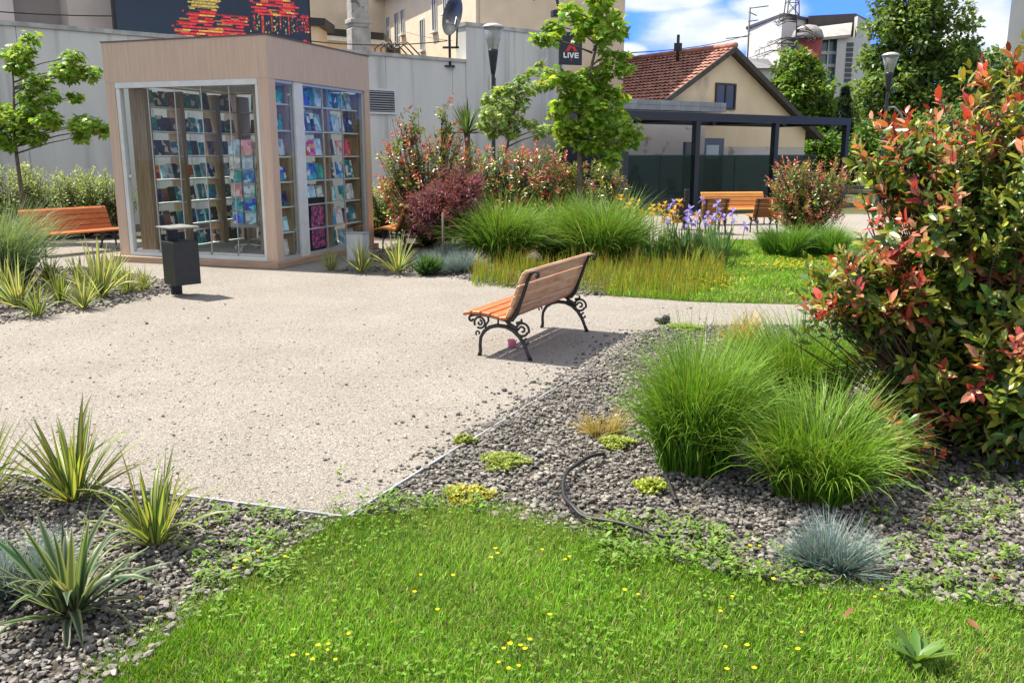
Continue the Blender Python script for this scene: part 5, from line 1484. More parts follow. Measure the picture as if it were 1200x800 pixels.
ym1 = yucca_mesh('yucca', 62, .50, .024, YY, YG, (0, 1.05), (.03, .5), .2)
ym2 = yucca_mesh('yucca', 44, .47, .026, YY, YG, (0, .95), (.02, .4), .3)
ym3 = yucca_mesh('yucca', 44, .42, .040, (.04, .085, .042), (.22, .27, .13), (0, 1.1), (.1, .7), .4)
ym4 = yucca_mesh('yucca', 64, .56, .030, (.42, .43, .18), (.10, .17, .06), (0, 1.15), (.05, .5), .12)
YGp = 'striped yuccas in the lower left bed'
for (x, y, me, lab, rz, s_) in ((-2.18, 4.12, ym1, 'green and yellow striped yucca with tall spikes, further back at lower left', 0, (1.1, 1.1, .9)),
        (-1.58, 3.62, ym2, 'striped yucca with an upright tuft, alone at the right of the lower left group', 1.0, (1.0, 1.0, .85)),
        (-1.66, 3.02, ym3, 'dark green yucca with curling pale edged leaves, nearest at lower left', .4, (1.0, 1.0, .92)),
        (-2.62, 4.05, ym1, 'yellow striped yucca cut off by the left picture edge', 2.2, 1.0)):
    solo('yucca', me, M['leaf'], lab, 'yucca', x, y, rz, YGp, s_)
YG2 = 'striped yuccas in the bed left of the bin'
for i, (px, py, lab, s_) in enumerate(((22, 362, 'pale striped yucca lowest and leftmost in the bed left of the bin', .95), (72, 357, 'pale striped yucca with thin spikes, between two others left of the bin', .85), (118, 350, 'big spiky striped yucca closest to the bin in the left bed', 1.15), (58, 335, 'striped yucca behind the others, below the left bench', .85), (150, 345, 'small striped yucca on the gravel edge right of the big spiky one', .6))):
    p = gnd(px, py); solo('yucca', (ym4, ym1)[i % 2 if i != 2 else 0], M['leaf'], lab, 'yucca', p.x, p.y, i * 1.7, YG2, s_)
for i, (px, py, lab, s_) in enumerate(((6, 350, 'striped yucca at the left picture edge, in the bed left of the bin', .9), (44, 372, 'striped yucca on the front gravel edge of the bed left of the bin', .8), (98, 362, 'striped yucca in front of the big spiky one, left of the bin', .7), (95, 336, 'striped yucca right behind the big spiky one, left of the bin', .9), (135, 336, 'striped yucca at the back right of the bed, near the kiosk front corner', .8), (20, 326, 'striped yucca half covered by the pale arching grass', .9), (168, 342, 'smallest striped yucca at the right tip of the bed, close to the bin', .55))):
    p = gnd(px, py); solo('yucca', (ym4, ym2)[i % 2], M['leaf'], lab, 'yucca', p.x, p.y, i * 1.3 + .4, YG2, s_)
YG3 = 'striped yuccas right of the kiosk'
for i, (px, py, lab, s_) in enumerate(((388, 317, 'small striped yucca at the kiosk corner, left of the pale box post', .55), (424, 320, 'striped yucca just in front of the pale box post', .8), (466, 321, 'wide striped yucca right of the pale box post', 1.0))):
    p = gnd(px, py); solo('yucca', ym4, M['leaf'], lab, 'yucca', p.x, p.y, i * 2.1 + .5, YG3, s_)
dg = clump_mesh('evergreen_tuft', 500, .2, .34, .03, (.05, .12, .03), (.09, .18, .05), (0, 1.0), (.1, .8), 4)
p = gnd(493, 321); solo('evergreen_tuft', dg, M['grass'], 'small dark green leafy tuft between the wide yucca and the blue fescue', 'tuft', p.x, p.y)
# spiky palm like yucca in front of the wall
pm = yucca_mesh('crown', 70, .75, .05, (.09, .15, .05), (.07, .12, .04), (0, 1.7), (0, .4), .1)
pm.transform(Matrix.Translation((0, 0, 2.35)))
mb = MB(); mb.tube([(0, 0, 0), (.02, 0, 1.2), (0, 0, 2.4)], [.09, .08, .07], 8)
p = at(547, 140, 20.5)
pl_ = plant('spiky_yucca_tree', 'spiky palm like yucca standing up against the concrete wall', 'yucca', p.x, 20.5, [('crown', pm, M['leaf']), ('trunk', mb.mesh('trunk'), M['bark'])])
pl_.scale = (1, 1, at(547, 150, 20.5).z / 2.5)

# large dark green grasses behind the bench, at the back lawn and at far left
cb = clump_mesh('ornamental_grass', 3000, .30, 1.36, .0115, (.075, .18, .02), (.21, .34, .065), (0, .75), (.35, 1.7), 6, 2.0, .28, dead=.03)
OG = 'large ornamental grasses'
for i, (px, py, lab, s_) in enumerate(((588, 308, 'large dark green ornamental grass next to the purple maple', .92), (655, 304, 'large dark green ornamental grass under the young maple, rear of the middle group', .88), (707, 309, 'large dark green ornamental grass right above the near bench back', .98))):
    p = gnd(px, py); solo('ornamental_grass', cb, M['grass'], lab, 'ornamental grass', p.x, p.y, i * 2, OG, s_)
cs = clump_mesh('ornamental_grass', 1500, .26, .66, .011, (.07, .18, .025), (.17, .31, .06), (0, .8), (.3, 1.2), 5)
for i, (px, py, lab, s_) in enumerate(((918, 301, 'low rounded grass tuft on the back lawn, left of its twin', 1.0), (970, 301, 'low rounded grass tuft on the back lawn, partly behind the big red bush', 1.0))):
    p = gnd(px, py); solo('ornamental_grass', cs, M['grass'], lab, 'ornamental grass', p.x, p.y, i * 2, 'low grass tufts on the back lawn', s_)
cl_ = clump_mesh('ornamental_grass', 2600, .3, 1.25, .010, (.13, .22, .10), (.28, .36, .20), (0, .6), (.3, 1.5), 6, 2.5, .2)
p = gnd(0, 338); solo('ornamental_grass', cl_, M['grass'], 'pale blue green arching grass at the left picture edge before the bench', 'ornamental grass', p.x, p.y, 0, OG, 1.0)

# red tipped blood grass along the path
P = scatter([g2(*q) for q in ((552, 336), (640, 340), (700, 347), (800, 354), (858, 338), (842, 312), (700, 316), (556, 314))], 8500)
pt = np.sin(P[:, 0] * 5) * np.sin(P[:, 1] * 4 + 1) + rng.normal(0, .5, len(P)); P = P[pt > -.55]
n = len(P); red = rng.random(n)
cA = jit((.19, .29, .03), n, .2); cT = mixc((.33, .36, .05), (.30, .06, .03), (red < .32) * 1.0) * (1 + rng.normal(0, .15, (n, 1)))
V, Q, C = blades(np.concatenate([P, np.zeros((n, 1))], 1), rng.random(n) * 6.3, rng.uniform(0, .22, n), rng.uniform(.1, .6, n), (.16 + .26 * rng.random(n) ** 1.5) * (.8 + .3 * np.sin(P[:, 0] * 7 + P[:, 1] * 3)), rng.uniform(.006, .012, n), 4, cA=cA, cT=np.clip(cT, .01, .8), tipk=1.3)
tag(obj('blood_grass', mesh_np('blood_grass', V, None, Q, C), M['grass']), 'upright yellow green grass with red tips edging the path behind the bench', 'grass', kind='stuff')
# tiny yellow flowers on the back lawn
P = np.concatenate([np.array([g2(random.gauss(925, 28), random.gauss(316, 4)) for _ in range(260)]), np.array([g2(random.gauss(835, 16), random.gauss(335, 6)) for _ in range(130)]), scatter(lawnB, 220)])
n = len(P); m_ = n * 4
az = np.tile(np.arange(4) * 1.57, n)
V, T, Q, C = leaves(np.repeat(np.concatenate([P, rng.uniform(.06, .13, (n, 1))], 1), 4, 0), np.stack([np.cos(az), np.sin(az), np.full(m_, .3)], 1), np.tile(np.array([0, 0, 1.]), (m_, 1)), .016, .016, jit((.75, .55, .02), m_, .1), hi=False)
tag(obj('yellow_lawn_flowers', mesh_np('yellow_lawn_flowers', V, T, Q, C), M['petal']), 'drift of tiny yellow flowers on the back lawn', 'flowers', kind='stuff')

# irises
def iris_flower(cu, cd):
    A, Nn, Pp, Ls, Ws, Cs = [], [], [], [], [], []
    for k in range(3):
        a = k * 2.094
        A.append((math.cos(a) * .5, math.sin(a) * .5, 1)); Ls.append(.075); Ws.append(.05); Cs.append(cu)
        a += 1.05
        A.append((math.cos(a), math.sin(a), -.35)); Ls.append(.08); Ws.append(.055); Cs.append(cd)
    n = 6
    V, T, Q, C = leaves(np.zeros((n, 3)), np.array(A), np.tile(np.array([0, 0, 1.]), (n, 1)) + np.array(A) * .01, np.array(Ls), np.array(Ws), np.array(Cs), curl=.3)
    return mesh_np('flower', V, T, Q, C)
IP = iris_flower((.40, .34, .68), (.24, .17, .52)); IY = iris_flower((.72, .46, .06), (.66, .27, .03))
IP.materials.append(M['petal']); IY.materials.append(M['petal'])
ifol = clump_mesh('foliage', 90, .22, .62, .035, (.12, .22, .07), (.17, .27, .10), (0, .5), (.0, .5), 4, twist=1.2)
def iris(px, py, fl, nfl, lab, s_=1.0):
    p = gnd(px, py); t = thing('iris_plant', lab, 'iris', (p.x, p.y, 0), px, 'irises at the path bend'); t.scale = (s_,) * 3
    mb = MB(); pos = []
    for i in range(nfl):
        a, r = random.random() * 6.3, random.uniform(.05, .42)
        h = random.uniform(.60, .98); q = Vector((r * math.cos(a), r * math.sin(a), h)); pos.append(q)
        mb.tube([(q.x * .5, q.y * .5, 0), (q.x * .9, q.y * .9, h * .6), (q.x, q.y, h - .01)], .006, 5)
    obj('foliage', ifol, M['grass'], t); mb.build('stems', mat('iris_stem', (.10, .2, .05)) if 'iris_stem' not in bpy.data.materials else bpy.data.materials['iris_stem'], t)
    for q in pos:
        f = obj('flower', fl, None, t, q, random.random() * 6); f.rotation_euler = (random.uniform(-.25, .25), random.uniform(-.25, .25), random.random() * 6); f.scale = (random.uniform(.9, 1.35),) * 3
iris(744, 302, IY, 13, 'yellow orange iris clump furthest left, beside the large grass')
iris(772, 304, IY, 12, 'yellow orange iris clump next to the purple ones')
iris(800, 306, IP, 10, 'pale purple iris clump in front of the dark terrace')
iris(826, 308, IP, 8, 'purple iris clump mixed with a few orange blooms, before the turned seat')
iris(838, 303, IY, 5, 'orange iris clump with few blooms behind the right purple one')
iris(845, 312, IP, 5, 'purple iris clump at the right end, over the back lawn')

# photinia shrubs ---------------------------------------------------------------
def photinia_col(redness, lift=1.0, low=None):
    def f(young, s, P, rad):
        n = len(young)
        g = jit((.055, .11, .02), n, .28)
        ol = jit((.20, .225, .03), n, .24)
        rd = jit((.33, .05, .042), n, .3); sal = jit((.40, .17, .095), n, .2)
        C = g.copy()
        k = rng.random(n) < np.clip(1.1 - s * 1.2, .08, .7); C[k] = ol[k]
        rn = redness
        if low is not None: rn = redness * np.clip(np.maximum((P[:, 2] - low) / .5, (P[:, 0] < -.6) * .9), .26, 1)
        isr = (young < rn) & (s < .30 + .55 * rng.random(n)) & (rad > .7)
        pick = rng.random(n) < .5
        C[isr & pick] = rd[isr & pick]; C[isr & ~pick] = sal[isr & ~pick]
        return np.clip(C * lift, .004, .8)
    return f
ell = [((.12, 0, 1.30), (.88, .80, .92)), ((-.38, -.1, 1.35), (.52, .5, .62)), ((.0, .1, 1.75), (.5, .5, .55)), ((.5, -.05, 2.16), (.60, .5, .46)), ((.12, -.1, 2.2), (.22, .22, .3)), ((-.80, -.1, .98), (.46, .34, .25)), ((-.84, -.12, .98), (.42, .30, .22)), ((-.70, -.1, .92), (.40, .30, .25)), ((.1, 0, .62), (.80, .72, .58)), ((-.5, -.15, .62), (.36, .36, .42)), ((-.1, -.45, .55), (.5, .35, .5)), ((-.62, .1, 1.68), (.3, .3, .3))]
me, st = leafy('foliage', ell, 1500, 17, .086, .040, photinia_col(.58, 1.3, 1.4), shoot=.36, up=.75, inner=.3, alpha=(22, 75))
br = stem_mesh(st, [(.0, 0, 0), (.12, .1, 0), (-.12, .05, 0), (.2, -.1, 0)], .0028)
PH = plant('photinia_bush', 'very large red and green leaved bush filling the right side near the camera', 'bush', 2.80, 4.95, [('foliage', me, M['glossleaf']), ('branches', br, M['twig'])])
# low red shoots at its foot
me, st = leafy('foliage', [((0, 0, .18), (.20, .16, .17))], 26, 11, .08, .036, photinia_col(1.6), shoot=.22, up=.6)
plant('photinia_shoot', 'low tuft of red leaves at the foot of the large bush', 'shoot', 2.08, 4.42, [('foliage', me, M['glossleaf'])])

def photinia(px, py, Yd, w_, h_, red, lab, n=260, top=(), leaf=.095, lift=1.0, seed=0):
    p = gnd(px, py); x, y = p.x * Yd / p.y, Yd
    ell = [((0, 0, h_ * .5), (w_ * .5, w_ * .45, h_ * .42)), ((-w_ * .22, 0, h_ * .62), (w_ * .3, w_ * .3, h_ * .3)), ((w_ * .22, 0, h_ * .6), (w_ * .3, w_ * .3, h_ * .3)), ((0, 0, h_ * .28), (w_ * .45, w_ * .42, h_ * .26))] + list(top)
    me, st = leafy('foliage', ell, n, 14, leaf, leaf * .45, photinia_col(red, lift), shoot=.36, up=.9, inner=.3, hi=False)
    br = stem_mesh(st, [(.0, 0, 0), (.1, .1, 0), (-.1, .05, 0)], .004)
    return plant('photinia_bush', lab, 'bush', x, y, [('foliage', me, M['glossleaf']), ('branches', br, M['twig'])])
photinia(506, 290, 16.6, 2.05, 2.45, .55, 'tall red tipped bush nearest the kiosk, behind the purple maple', 560, [((-.35, 0, 2.25), (.28, .25, .42)), ((.3, 0, 2.3), (.22, .2, .5))], lift=1.35)
photinia(608, 285, 17.2, 2.3, 2.15, .55, 'red and orange tipped bush between the street lamp and the young maple', 600, lift=1.35)
photinia(690, 280, 17.4, 1.6, 1.75, .25, 'dark green bush with few red tips behind the young maple trunk', 460, lift=1.2)
photinia(945, 268, 18.2, 1.75, 1.85, .6, 'rounded red tipped bush beside the far benches', 620, leaf=.075, lift=1.4)

def greencol(c, s=.2, young_c=None):
    def f(young, s_, P, rad):
        n = len(young); C = jit(c, n, s)
        if young_c is not None:
            k = s_ < .35; C[k] = jit(young_c, k.sum(), s)
        return C
    return f
def shrub(px, py, Yd, w_, h_, c, yc, lab, n=240, leaf=.08, lw=.4, nm='leafy_shrub', grp='pale green shrubs by the wall'):
    p = gnd(px, py); x = p.x * Yd / p.y
    ell = [((0, 0, h_ * .5), (w_ * .5, w_ * .45, h_ * .45)), ((-w_ * .2, 0, h_ * .65), (w_ * .25, w_ * .25, h_ * .3)), ((w_ * .2, .1, h_ * .6), (w_ * .28, w_ * .25, h_ * .33))]
    me, st = leafy('foliage', ell, n, 13, leaf, leaf * lw, greencol(c, .2, yc), shoot=.4, up=1.0, inner=.3, hi=False)
    br = stem_mesh(st, [(0, 0, 0), (.1, 0, 0), (-.1, .05, 0)], .004)
    return plant(nm, lab, 'shrub', x, Yd, [('foliage', me, M['leaf']), ('branches', br, M['twig'])], group=grp)
PG_, PY_ = (.22, .31, .09), (.38, .48, .16)
shrub(12, 270, 18.2, 1.9, 1.75, PG_, PY_, 'pale green shrub under the left young maple at the picture edge', 300)
shrub(62, 270, 18.4, 1.7, 1.5, PG_, PY_, 'pale green shrub behind the left end of the orange brown bench', 300)
shrub(100, 270, 18.6, 1.5, 1.55, (.17, .27, .08), PY_, 'pale green shrub behind the middle of the orange brown bench', 280)
shrub(128, 275, 18.4, 1.3, 1.5, (.18, .28, .08), PY_, 'pale green shrub close to the kiosk left post', 260)
shrub(446, 282, 18.5, .9, 1.25, (.18, .28, .06), (.32, .42, .10), 'bright pale green shrub between the kiosk and the red bush', 200)
shrub(-60, 290, 16.5, 1.8, 1.6, PG_, PY_, 'pale green shrub just outside the left edge by the arching grass', 160)
# purple weeping maple and its stake
ell = [((0, 0, .78), (.50, .45, .30)), ((.25, 0, .95), (.35, .35, .22)), ((-.28, 0, .58), (.32, .3, .34)), ((.0, 0, .6), (.45, .4, .35))]
def purp(young, s_, P, rad): return jit((.22, .075, .105), len(young), .25)
me, st = leafy('foliage', ell, 330, 16, .075, .022, purp, shoot=.3, up=-.5, inner=.3, hi=False, alpha=(30, 90))
br = stem_mesh(st, [(0, 0, .3), (.02, 0, .3)], .003)
mb = MB(); mb.tube([(0, 0, 0), (.03, 0, .3), (.05, 0, .7)], [.03, .025, .02], 7)
p = gnd(524, 309); JM = plant('purple_maple', 'low weeping maple with fine dark purple leaves', 'tree', p.x, p.y + .2, [('crown', me, M['leaf']), ('branches', br, M['twig']), ('trunk', mb.mesh('trunk'), M['bark'])], scale=1.25)
p = gnd(520, 316); mb = MB(); mb.tube([(0, 0, 0), (0, 0, .85)], .018, 7)
tag(mb.build('plant_stake', M['bark'], None, (p.x, p.y, 0)), 'thin grey wooden stake before the purple maple', 'stake')

# young maples ----------------------------------------------------------------
def young_maple(px, Yd, base_py, clusters, nper, L, c, yc, lab, trunk_r=.05, top=None, lean=0.0):
    b = gnd(px, base_py); x = ray(px, base_py)[0] / ray(px, base_py)[1] * Yd
    P, A, Nn, C = [], [], [], []
    mb = MB(); brs = MB()
    tops = [at(q[0], q[1], Yd) for q in clusters]
    hmax = max(q.z for q in tops)
    trunk = [(0, 0, 0), (.02, 0, hmax * .25), (-.01, .02, hmax * .5), (lean * .6, 0, hmax * .75), (lean, 0, hmax * .97)]
    mb.tube(trunk, [trunk_r, trunk_r * .85, trunk_r * .65, trunk_r * .4, trunk_r * .15], 8)
    for q, cpt in zip(clusters, tops):
        r = q[2] * Yd / FPX; ry = r * 1.1
        dy = random.uniform(-.5, .5) * (1 if abs(cpt.x - x) > .3 else .6)
        cc = np.array((cpt.x - x, dy, cpt.z)); 
        zt = max(hmax * .3, cc[2] - .18 - .10 * abs(cc[0])); f = min(zt / hmax, .97)
        tx = lean * max(0, (f - .5) / .5)
        brs.tube([(tx, 0, zt), (tx * .5 + cc[0] * .5, dy * .5, zt * .4 + cc[2] * .6), tuple(cc)], [.018, .012, .006], 5)
        n = int(nper * (q[2] / 14) ** 2) + 12
        d = rand_dirs(n) * (rng.random((n, 1)) ** .4) * np.array((r, ry, r * q[3]))
        P.append(cc + d)
        a = d / np.array((r, ry, r)) + rng.normal(0, .5, (n, 3)); a[:, 2] = -.35 + rng.normal(0, .35, n)
        A.append(a); Nn.append(np.tile(np.array([0, 0, 1.0]), (n, 1)) + rng.normal(0, .35, (n, 3)) + d * .4)
        cl = jit(c, n, .22); k = rng.random(n) < .3; cl[k] = jit(yc, k.sum(), .15); C.append(cl)
    n = sum(map(len, P))
    V, T, Q, Cc = palm_leaves(np.concatenate(P), np.concatenate(A), np.concatenate(Nn), L * rng.uniform(.6, 1.2, n), np.concatenate(C))
    return plant('maple_tree', lab, 'tree', x, Yd, [('crown', mesh_np('crown', V, T, Q, Cc), M['leaf']), ('trunk', mb.mesh('trunk'), M['bark']), ('limbs', brs.mesh('limbs'), M['bark'])])
MC, MY = (.12, .26, .025), (.22, .36, .04)
left_cl = [(42, 46, 10, 1.0), (38, 64, 13, .8), (60, 80, 16, .7), (84, 66, 12, .7), (82, 84, 16, .6), (102, 84, 12, .8), (14, 58, 11, .9), (20, 76, 14, .8), (8, 62, 8, 1), (44, 96, 16, .7), (62, 114, 14, .6), (74, 112, 9, .8), (30, 112, 12, .8),
           (42, 134, 20, .7), (70, 142, 16, .6), (95, 145, 16, .7), (108, 148, 13, .8), (122, 150, 12, .9), (104, 160, 9, 1.0), (16, 142, 20, .8), (-10, 140, 20, .9), (14, 165, 12, .9), (40, 160, 16, .7), (-30, 150, 16, .9), (-20, 120, 14, .8), (0, 128, 12, .7)]
young_maple(31, 17.4, 285, left_cl, 115, .125, (.18, .32, .035), (.30, .43, .055), 'young maple with tiered drooping branches at the left before the concrete wall', .05, lean=.15)
right_cl = [(702, 4, 16, .8), (716, 22, 18, .9), (690, 28, 18, .7), (668, 14, 12, .9), (652, 28, 12, .7), (645, 46, 9, .9), (632, 44, 8, .8), (722, 38, 10, 1.2), (706, 44, 11, 1), (682, 38, 9, .7), (712, 64, 9, 1.2), (728, 66, 8, .9), (648, 86, 11, .8), (645, 96, 11, .9), (668, 92, 14, .7), (694, 90, 17, .8), (715, 82, 15, .8), (733, 82, 10, .7),
            (704, 104, 18, .9), (676, 106, 18, .8), (660, 122, 14, .8), (654, 132, 9, .9), (725, 110, 14, .9), (694, 128, 18, .9), (720, 134, 16, .9), (734, 148, 14, 1.0), (740, 162, 9, 1.1), (708, 150, 18, .9), (676, 150, 16, .8), (664, 162, 13, .8), (690, 170, 16, .8), (722, 168, 14, 1.0), (714, 186, 11, 1.1), (660, 146, 10, .8), (700, -14, 16, .9), (690, -30, 12, .9)]
young_maple(677, 16.0, 296, right_cl, 100, .13, (.19, .34, .03), (.36, .48, .06), 'bright green young maple rising behind the large grasses before the sign', .055, lean=.45)
mid_cl = [(612, 92, 8, .8), (626, 84, 8, .8), (634, 76, 6, .9), (600, 104, 10, .8), (618, 104, 10, .8), (632, 98, 9, .7), (586, 108, 9, .8), (574, 116, 10, .8), (592, 122, 13, .9), (610, 120, 11, .8), (572, 132, 11, .8), (590, 138, 13, .8), (606, 140, 10, .8), (580, 152, 12, .7), (600, 154, 10, .7), (622, 145, 8, .8), (638, 150, 10, .6), (632, 158, 8, .7), (566, 146, 8, .7)]
young_maple(594, 19.0, 280, mid_cl, 130, .115, (.22, .34, .08), (.38, .48, .18), 'small pale leaved tree between the street lamp and the bright young maple', .04, lean=.3)

# distant trees ------------------------------------------------------------------
def crown_mesh(name, ell, nclump, per, leaf, c, yc, cr=.55, up=.2):
    vol = np.array([e[1][0] * e[1][2] for e in ell]); vol = vol / vol.sum()
    pick = rng.choice(len(ell), nclump, p=vol)
    d = rand_dirs(nclump); rr = rng.uniform(.45, 1.03, (nclump, 1)) ** .6
    cc = np.array([e[0] for e in ell])[pick] + d * np.array([e[1] for e in ell])[pick] * rr
    n = nclump * per
    dd = rand_dirs(n) * (rng.random((n, 1)) ** .45) * np.repeat(cr * rng.uniform(.6, 1.35, nclump), per)[:, None] * np.array((1, 1, .62))
    P = np.repeat(cc, per, 0) + dd
    A = unit(dd) + rng.normal(0, .6, (n, 3)); A[:, 2] -= .25
    Nn = np.array([0, 0, 1.0])[None] + rng.normal(0, .5, (n, 3)) + unit(dd) * .5
    C = jit(c, n, .22); tone = np.repeat(rng.normal(1, .16, nclump), per)[:, None]
    k = rng.random(n) < .25; C[k] = jit(yc, k.sum(), .2)
    V, T, Q, Cc = leaves(P, A, Nn, leaf * rng.uniform(.6, 1.3, n), leaf * .62, np.clip(C * tone, .004, .7), hi=False)
    return mesh_np(name, V, T, Q, Cc), cc
def tree(px, Yd, py_top, py_low, wpx, c, yc, lab, nclump=170, per=60, leaf=.26, grp=None, cr=.6, shape=None, nm='leafy_tree'):
    x = ray(px, 170)[0] / ray(px, 170)[1] * Yd
    zt = at(px, py_top, Yd).z; zl = max(.6, at(px, py_low, Yd).z); w_ = wpx * Yd / FPX; h_ = zt - zl; zc = (zt + zl) / 2
    ell = shape(w_, h_, zl) if shape else [((0, 0, zc), (w_ * .46, w_ * .42, h_ * .40)), ((-w_ * .12, 0, zt - h_ * .24), (w_ * .28, w_ * .26, h_ * .24)), ((w_ * .18, .1, zc - h_ * .12), (w_ * .34, w_ * .3, h_ * .28)), ((-w_ * .24, 0, zc - h_ * .15), (w_ * .30, w_ * .3, h_ * .26))]
    me, cc = crown_mesh('crown', ell, nclump, per, leaf, c, yc, cr)
    mb = MB(); mb.tube([(0, 0, 0), (.1, 0, zl * .6), (0, .1, zc), (.1, 0, zt - h_ * .15)], [w_ * .045, w_ * .038, w_ * .025, w_ * .006], 8)
    for i in random.sample(range(len(cc)), min(22, len(cc))):
        q = cc[i]; z0 = min(max(zl * .7, q[2] - .4 * math.hypot(q[0], q[1]) - .3), zt - h_ * .2)
        mb.tube([(0, 0, z0), (q[0] * .5, q[1] * .5, (z0 + q[2]) / 2 + .1), tuple(q)], [w_ * .014, w_ * .009, w_ * .003], 5)
    return plant(nm, lab, 'tree', x, Yd, [('crown', me, M['leaf']), ('trunk', mb.mesh('trunk'), M['bark'])], group=grp)
BG = 'trees behind the terrace'
TC, TY = (.08, .155, .028), (.14, .23, .045)
tree(938, 46, 54, 205, 92, (.10, .19, .025), (.19, .29, .045), 'dense rounded green tree right behind the gabled house', 260, 56, .27, BG, .46)
tree(1068, 52, -45, 205, 138, (.12, .20, .045), (.20, .28, .08), 'very tall broad green tree behind the right street lamp', 480, 56, .32, BG, .62)
tree(1000, 48, 118, 205, 56, (.12, .19, .06), (.18, .26, .09), 'lower greyish green tree hanging in front of the white building corner', 90, 46, .22, BG, .45)
tree(1150, 58, 46, 200, 130, (.13, .21, .05), (.20, .28, .08), 'broad green tree behind the upper part of the large red leaved bush', 300, 52, .34, BG, .62)
tree(1240, 50, 30, 200, 120, TC, TY, 'broad green tree beyond the right picture edge', 130, 40, .32, BG, .7)
tree(962, 40, 150, 235, 60, (.08, .18, .02), (.15, .26, .035), 'bright green small tree below the right end of the terrace roof', 90, 46, .2, BG, .42)
tree(1040, 38, 140, 235, 90, TC, TY, 'dark green small tree below the right street lamp head', 110, 44, .22, BG, .48)
tree(1120, 36, 120, 235, 110, TC, TY, 'dark green small tree hidden behind the large red leaved bush', 110, 44, .24, BG, .5)
# dark conifer
def conifer(px, Yd, py_top, wpx, lab):
    x = ray(px, 170)[0] / ray(px, 170)[1] * Yd; zt = at(px, py_top, Yd).z; w_ = wpx * Yd / FPX
    n = 5200; f = rng.random(n) ** 1.4; z = .3 + (zt - .3) * f
    tier = .75 + .25 * np.abs(np.sin(z * 5)); r = w_ * .5 * (1 - f) ** .85 * tier * rng.uniform(.4, 1, n); a = rng.random(n) * 6.3
    P = np.stack([r * np.cos(a), r * np.sin(a), z], 1); A = np.stack([np.cos(a), np.sin(a), rng.normal(-.25, .25, n)], 1)
    V, T, Q, C = leaves(P, A, np.tile(np.array([0, 0, 1.]), (n, 1)), .26, .07, jit((.03, .06, .03), n, .2), hi=False)
    mb = MB(); mb.tube([(0, 0, 0), (0, 0, zt)], [.12, .02], 7)
    return plant('conifer_tree', lab, 'tree', x, Yd, [('crown', mesh_np('crown', V, T, Q, C), M['leaf']), ('trunk', mb.mesh('trunk'), M['bark'])])
conifer(986, 42, 100, 44, 'narrow dark conifer between the rounded tree and the tall broad tree')
# bare branched tree before the white building
mb = MB(); Yd = 75; x = at(932, 50, Yd).x; zt = at(932, 14, Yd).z
mb.tube([(0, 0, 0), (.1, 0, zt * .6), (.0, 0, zt)], [.2, .12, .03], 7)
for i in range(26):
    z = zt * random.uniform(.74, .98); a = random.choice((0, PI)) + random.uniform(-.9, .9); l_ = random.uniform(.8, 2.6) * (1.25 - z / zt) * 3.0
    q1 = Vector((math.cos(a) * l_ * .5, math.sin(a) * l_ * .5, z + .15)); q2 = Vector((math.cos(a) * l_, math.sin(a) * l_, z - .25 * l_ * .5))
    mb.tube([(0, 0, z), q1, q2], [.06, .045, .015], 5)
    for k in range(4):
        f = random.uniform(.4, 1); q = q1.lerp(q2, f); mb.tube([q, q + Vector((random.uniform(-.4, .4), random.uniform(-.3, .3), random.uniform(-.5, .25)))], [.03, .01], 4)
bt = thing('bare_tree', 'bare dark branched tree top in front of the white building', 'tree', (x, Yd, 0)); mb.build('trunk', M['roofdark'], bt)

# ------------------------------------------------------------------ small things on the near ground
# sedum mats
def mat_mesh(r, c, n=220):
    a = rng.random(n) * 6.3; rr = r * np.sqrt(rng.random(n)) * (1 + .25 * np.sin(3 * a + 1)); k = 5
    base = np.stack([rr * np.cos(a), rr * np.sin(a), .012 + .05 * rng.random(n) * (1 - rr / r * .7)], 1)
    P = np.repeat(base, k, 0); m_ = n * k; az = rng.random(m_) * 6.3
    A = np.stack([np.cos(az), np.sin(az), rng.uniform(.1, 1.0, m_)], 1)
    V, T, Q, C = leaves(P, A, np.tile(np.array([0, 0, 1.]), (m_, 1)), .026 * rng.uniform(.6, 1.2, m_), .012, jit(c, m_, .2), hi=False)
    return mesh_np('sedum', V, T, Q, C)
for (px, py, r_, c, lab) in ((590, 545, .13, (.27, .34, .06), 'low yellow green sedum mat alone among the stones right of the metal edging'), (548, 584, .12, (.38, .38, .05), 'yellow sedum mat touching the lawn corner'), (762, 574, .085, (.33, .40, .05), 'small yellow green sedum mat by the short hose end'), (803, 386, .17, (.26, .36, .07), 'low green sedum mat at the corner of bed and path'), (543, 520, .06, (.27, .33, .07), 'tiny green sedum on the metal edging'), (722, 522, .10, (.30, .36, .06), 'thin yellow green sedum left of the near grass clump')):
    p = gnd(px, py); solo('sedum_mat', mat_mesh(r_, c, int(60 + 1100 * r_)), M['leaf'], lab, 'sedum', p.x, p.y, 0, 'sedum mats in the stone bed')
dr = clump_mesh('dry_grass', 260, .10, .22, .004, (.42, .34, .12), (.48, .38, .16), (0, 1.0), (.2, 1.1), 4)
p = gnd(708, 508); solo('dry_grass', dr, M['grass'], 'small straw coloured dry tuft left of the near grass clump', 'dry grass', p.x, p.y)
p = gnd(862, 402); solo('dry_grass', dr, M['grass'], 'orange straw coloured dry tuft behind the near grass clumps', 'dry grass', p.x, p.y, 1, None, 1.8)
# broad leaved weed rosette in the lawn
n = 16; az = np.arange(n) * 2.4; A = np.stack([np.cos(az), np.sin(az), rng.uniform(.3, 1.3, n)], 1)
V, T, Q, C = leaves(np.zeros((n, 3)) + np.array((0, 0, .01)), A, np.tile(np.array([0, 0, 1.]), (n, 1)), .14 * rng.uniform(.7, 1.2, n), .036, jit((.10, .20, .035), n, .15))
p = gnd(1074, 778); solo('broadleaf_weed', mesh_np('broadleaf_weed', V, T, Q, C), M['leaf'], 'broad leaved weed rosette in the lawn at lower right', 'weed', p.x, p.y)
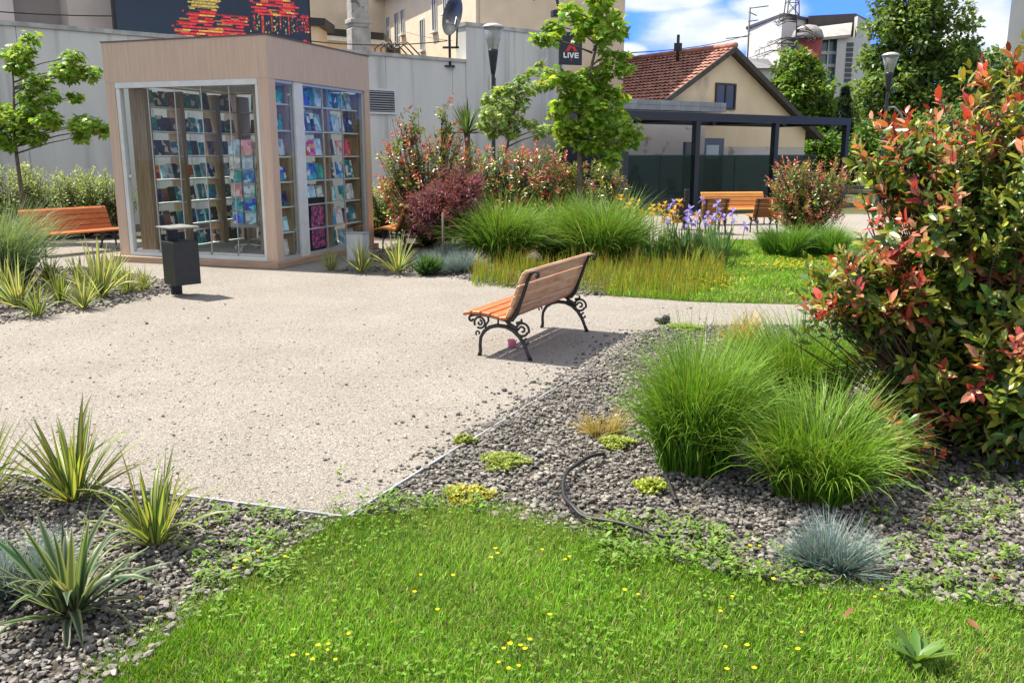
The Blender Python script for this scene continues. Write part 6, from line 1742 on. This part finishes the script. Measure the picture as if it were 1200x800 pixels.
# buttercups
def butter():
    n = 5; az = np.arange(n) * 2 * PI / 5; A = np.stack([np.cos(az), np.sin(az), np.full(n, .45)], 1)
    V, T, Q, C = leaves(np.tile(np.array((0, 0, .078)), (n, 1)), A, np.tile(np.array([0, 0, 1.]), (n, 1)), .0125, .012, jit((.78, .58, .01), n, .05), curl=-.1)
    me = mesh_np('flower_head', V, T, Q, C); me.materials.append(M['petal'])
    mb = MB(); mb.tube([(.008, 0, 0), (.004, .002, .04), (0, 0, .078)], .0012, 5)
    sm_ = mb.mesh('stem'); sm_.materials.append(bpy.data.materials['iris_stem']); return me, sm_
bh, bs = butter()
pix = [(360, 770), (372, 764), (384, 766), (392, 778), (366, 782), (387, 762), (345, 777), (590, 768), (598, 763), (611, 766), (616, 768), (620, 759), (586, 780), (596, 790), (606, 786), (484, 698), (493, 676), (532, 678), (514, 721), (575, 656), (580, 648), (582, 655), (636, 651), (663, 660), (668, 657), (642, 728), (730, 702), (749, 697), (842, 720), (858, 710), (876, 768), (848, 763), (850, 795), (882, 792), (939, 747), (937, 770), (877, 643), (889, 641), (917, 647), (900, 661), (905, 685), (1024, 700), (1032, 697), (262, 633), (277, 672), (281, 658), (290, 661), (303, 651), (335, 656), (350, 626), (374, 606), (166, 708), (410, 748)]
for i, (px, py) in enumerate(pix):
    p = gnd(px, py + 10); f = thing('buttercup', 'small bright yellow buttercup flower in the foreground grass', 'flower', (p.x, p.y, 0), random.random() * 6, 'buttercups in the foreground lawn')
    f.scale = (random.uniform(.6, .95),) * 3; f.scale[2] *= random.uniform(.75, 1.05)
    obj('flower_head', bh, None, f).rotation_euler = (random.uniform(-.1, .1), random.uniform(-.1, .1), 0); obj('stem', bs, None, f)
# fallen leaves
V, T, Q, C = leaves(np.zeros((1, 3)), np.array([[1., 0, .15]]), np.array([[0, 0, 1.]]), .055, .03, np.array([[.27, .12, .06]]), curl=-.35, fold=.4)
fl = mesh_np('fallen_leaf', V, T, Q, C)
for i, (px, py, z, lab) in enumerate(((987, 738, .05, 'curled dry tan leaf standing in the lawn below the blue fescue'), (1146, 750, .045, 'dry reddish leaf in the lawn at lower right, the upper one'), (1152, 776, .045, 'dry reddish leaf in the lawn at lower right, the lower one'), (1158, 680, .02, 'dry reddish leaf on the stones right of the blue fescue'), (1180, 592, .02, 'dry tan leaf on the stones under the large red bush'), (1093, 614, .02, 'dry reddish leaf on the stones between fescue and large bush'), (1145, 566, .02, 'dry tan leaf in the shade of the large red bush'))):
    p = gnd(px, py); o = solo('fallen_leaf', fl, M['leaf'], lab, 'leaf', p.x, p.y, i * 1.3, 'fallen dry leaves'); o.location.z = z; o.rotation_euler = (random.uniform(-.4, .4), -.5 if i == 0 else .1, i * 1.9)
bpy.data.meshes.remove(bpy.data.meshes['tmp']) if 'tmp' in bpy.data.meshes else None
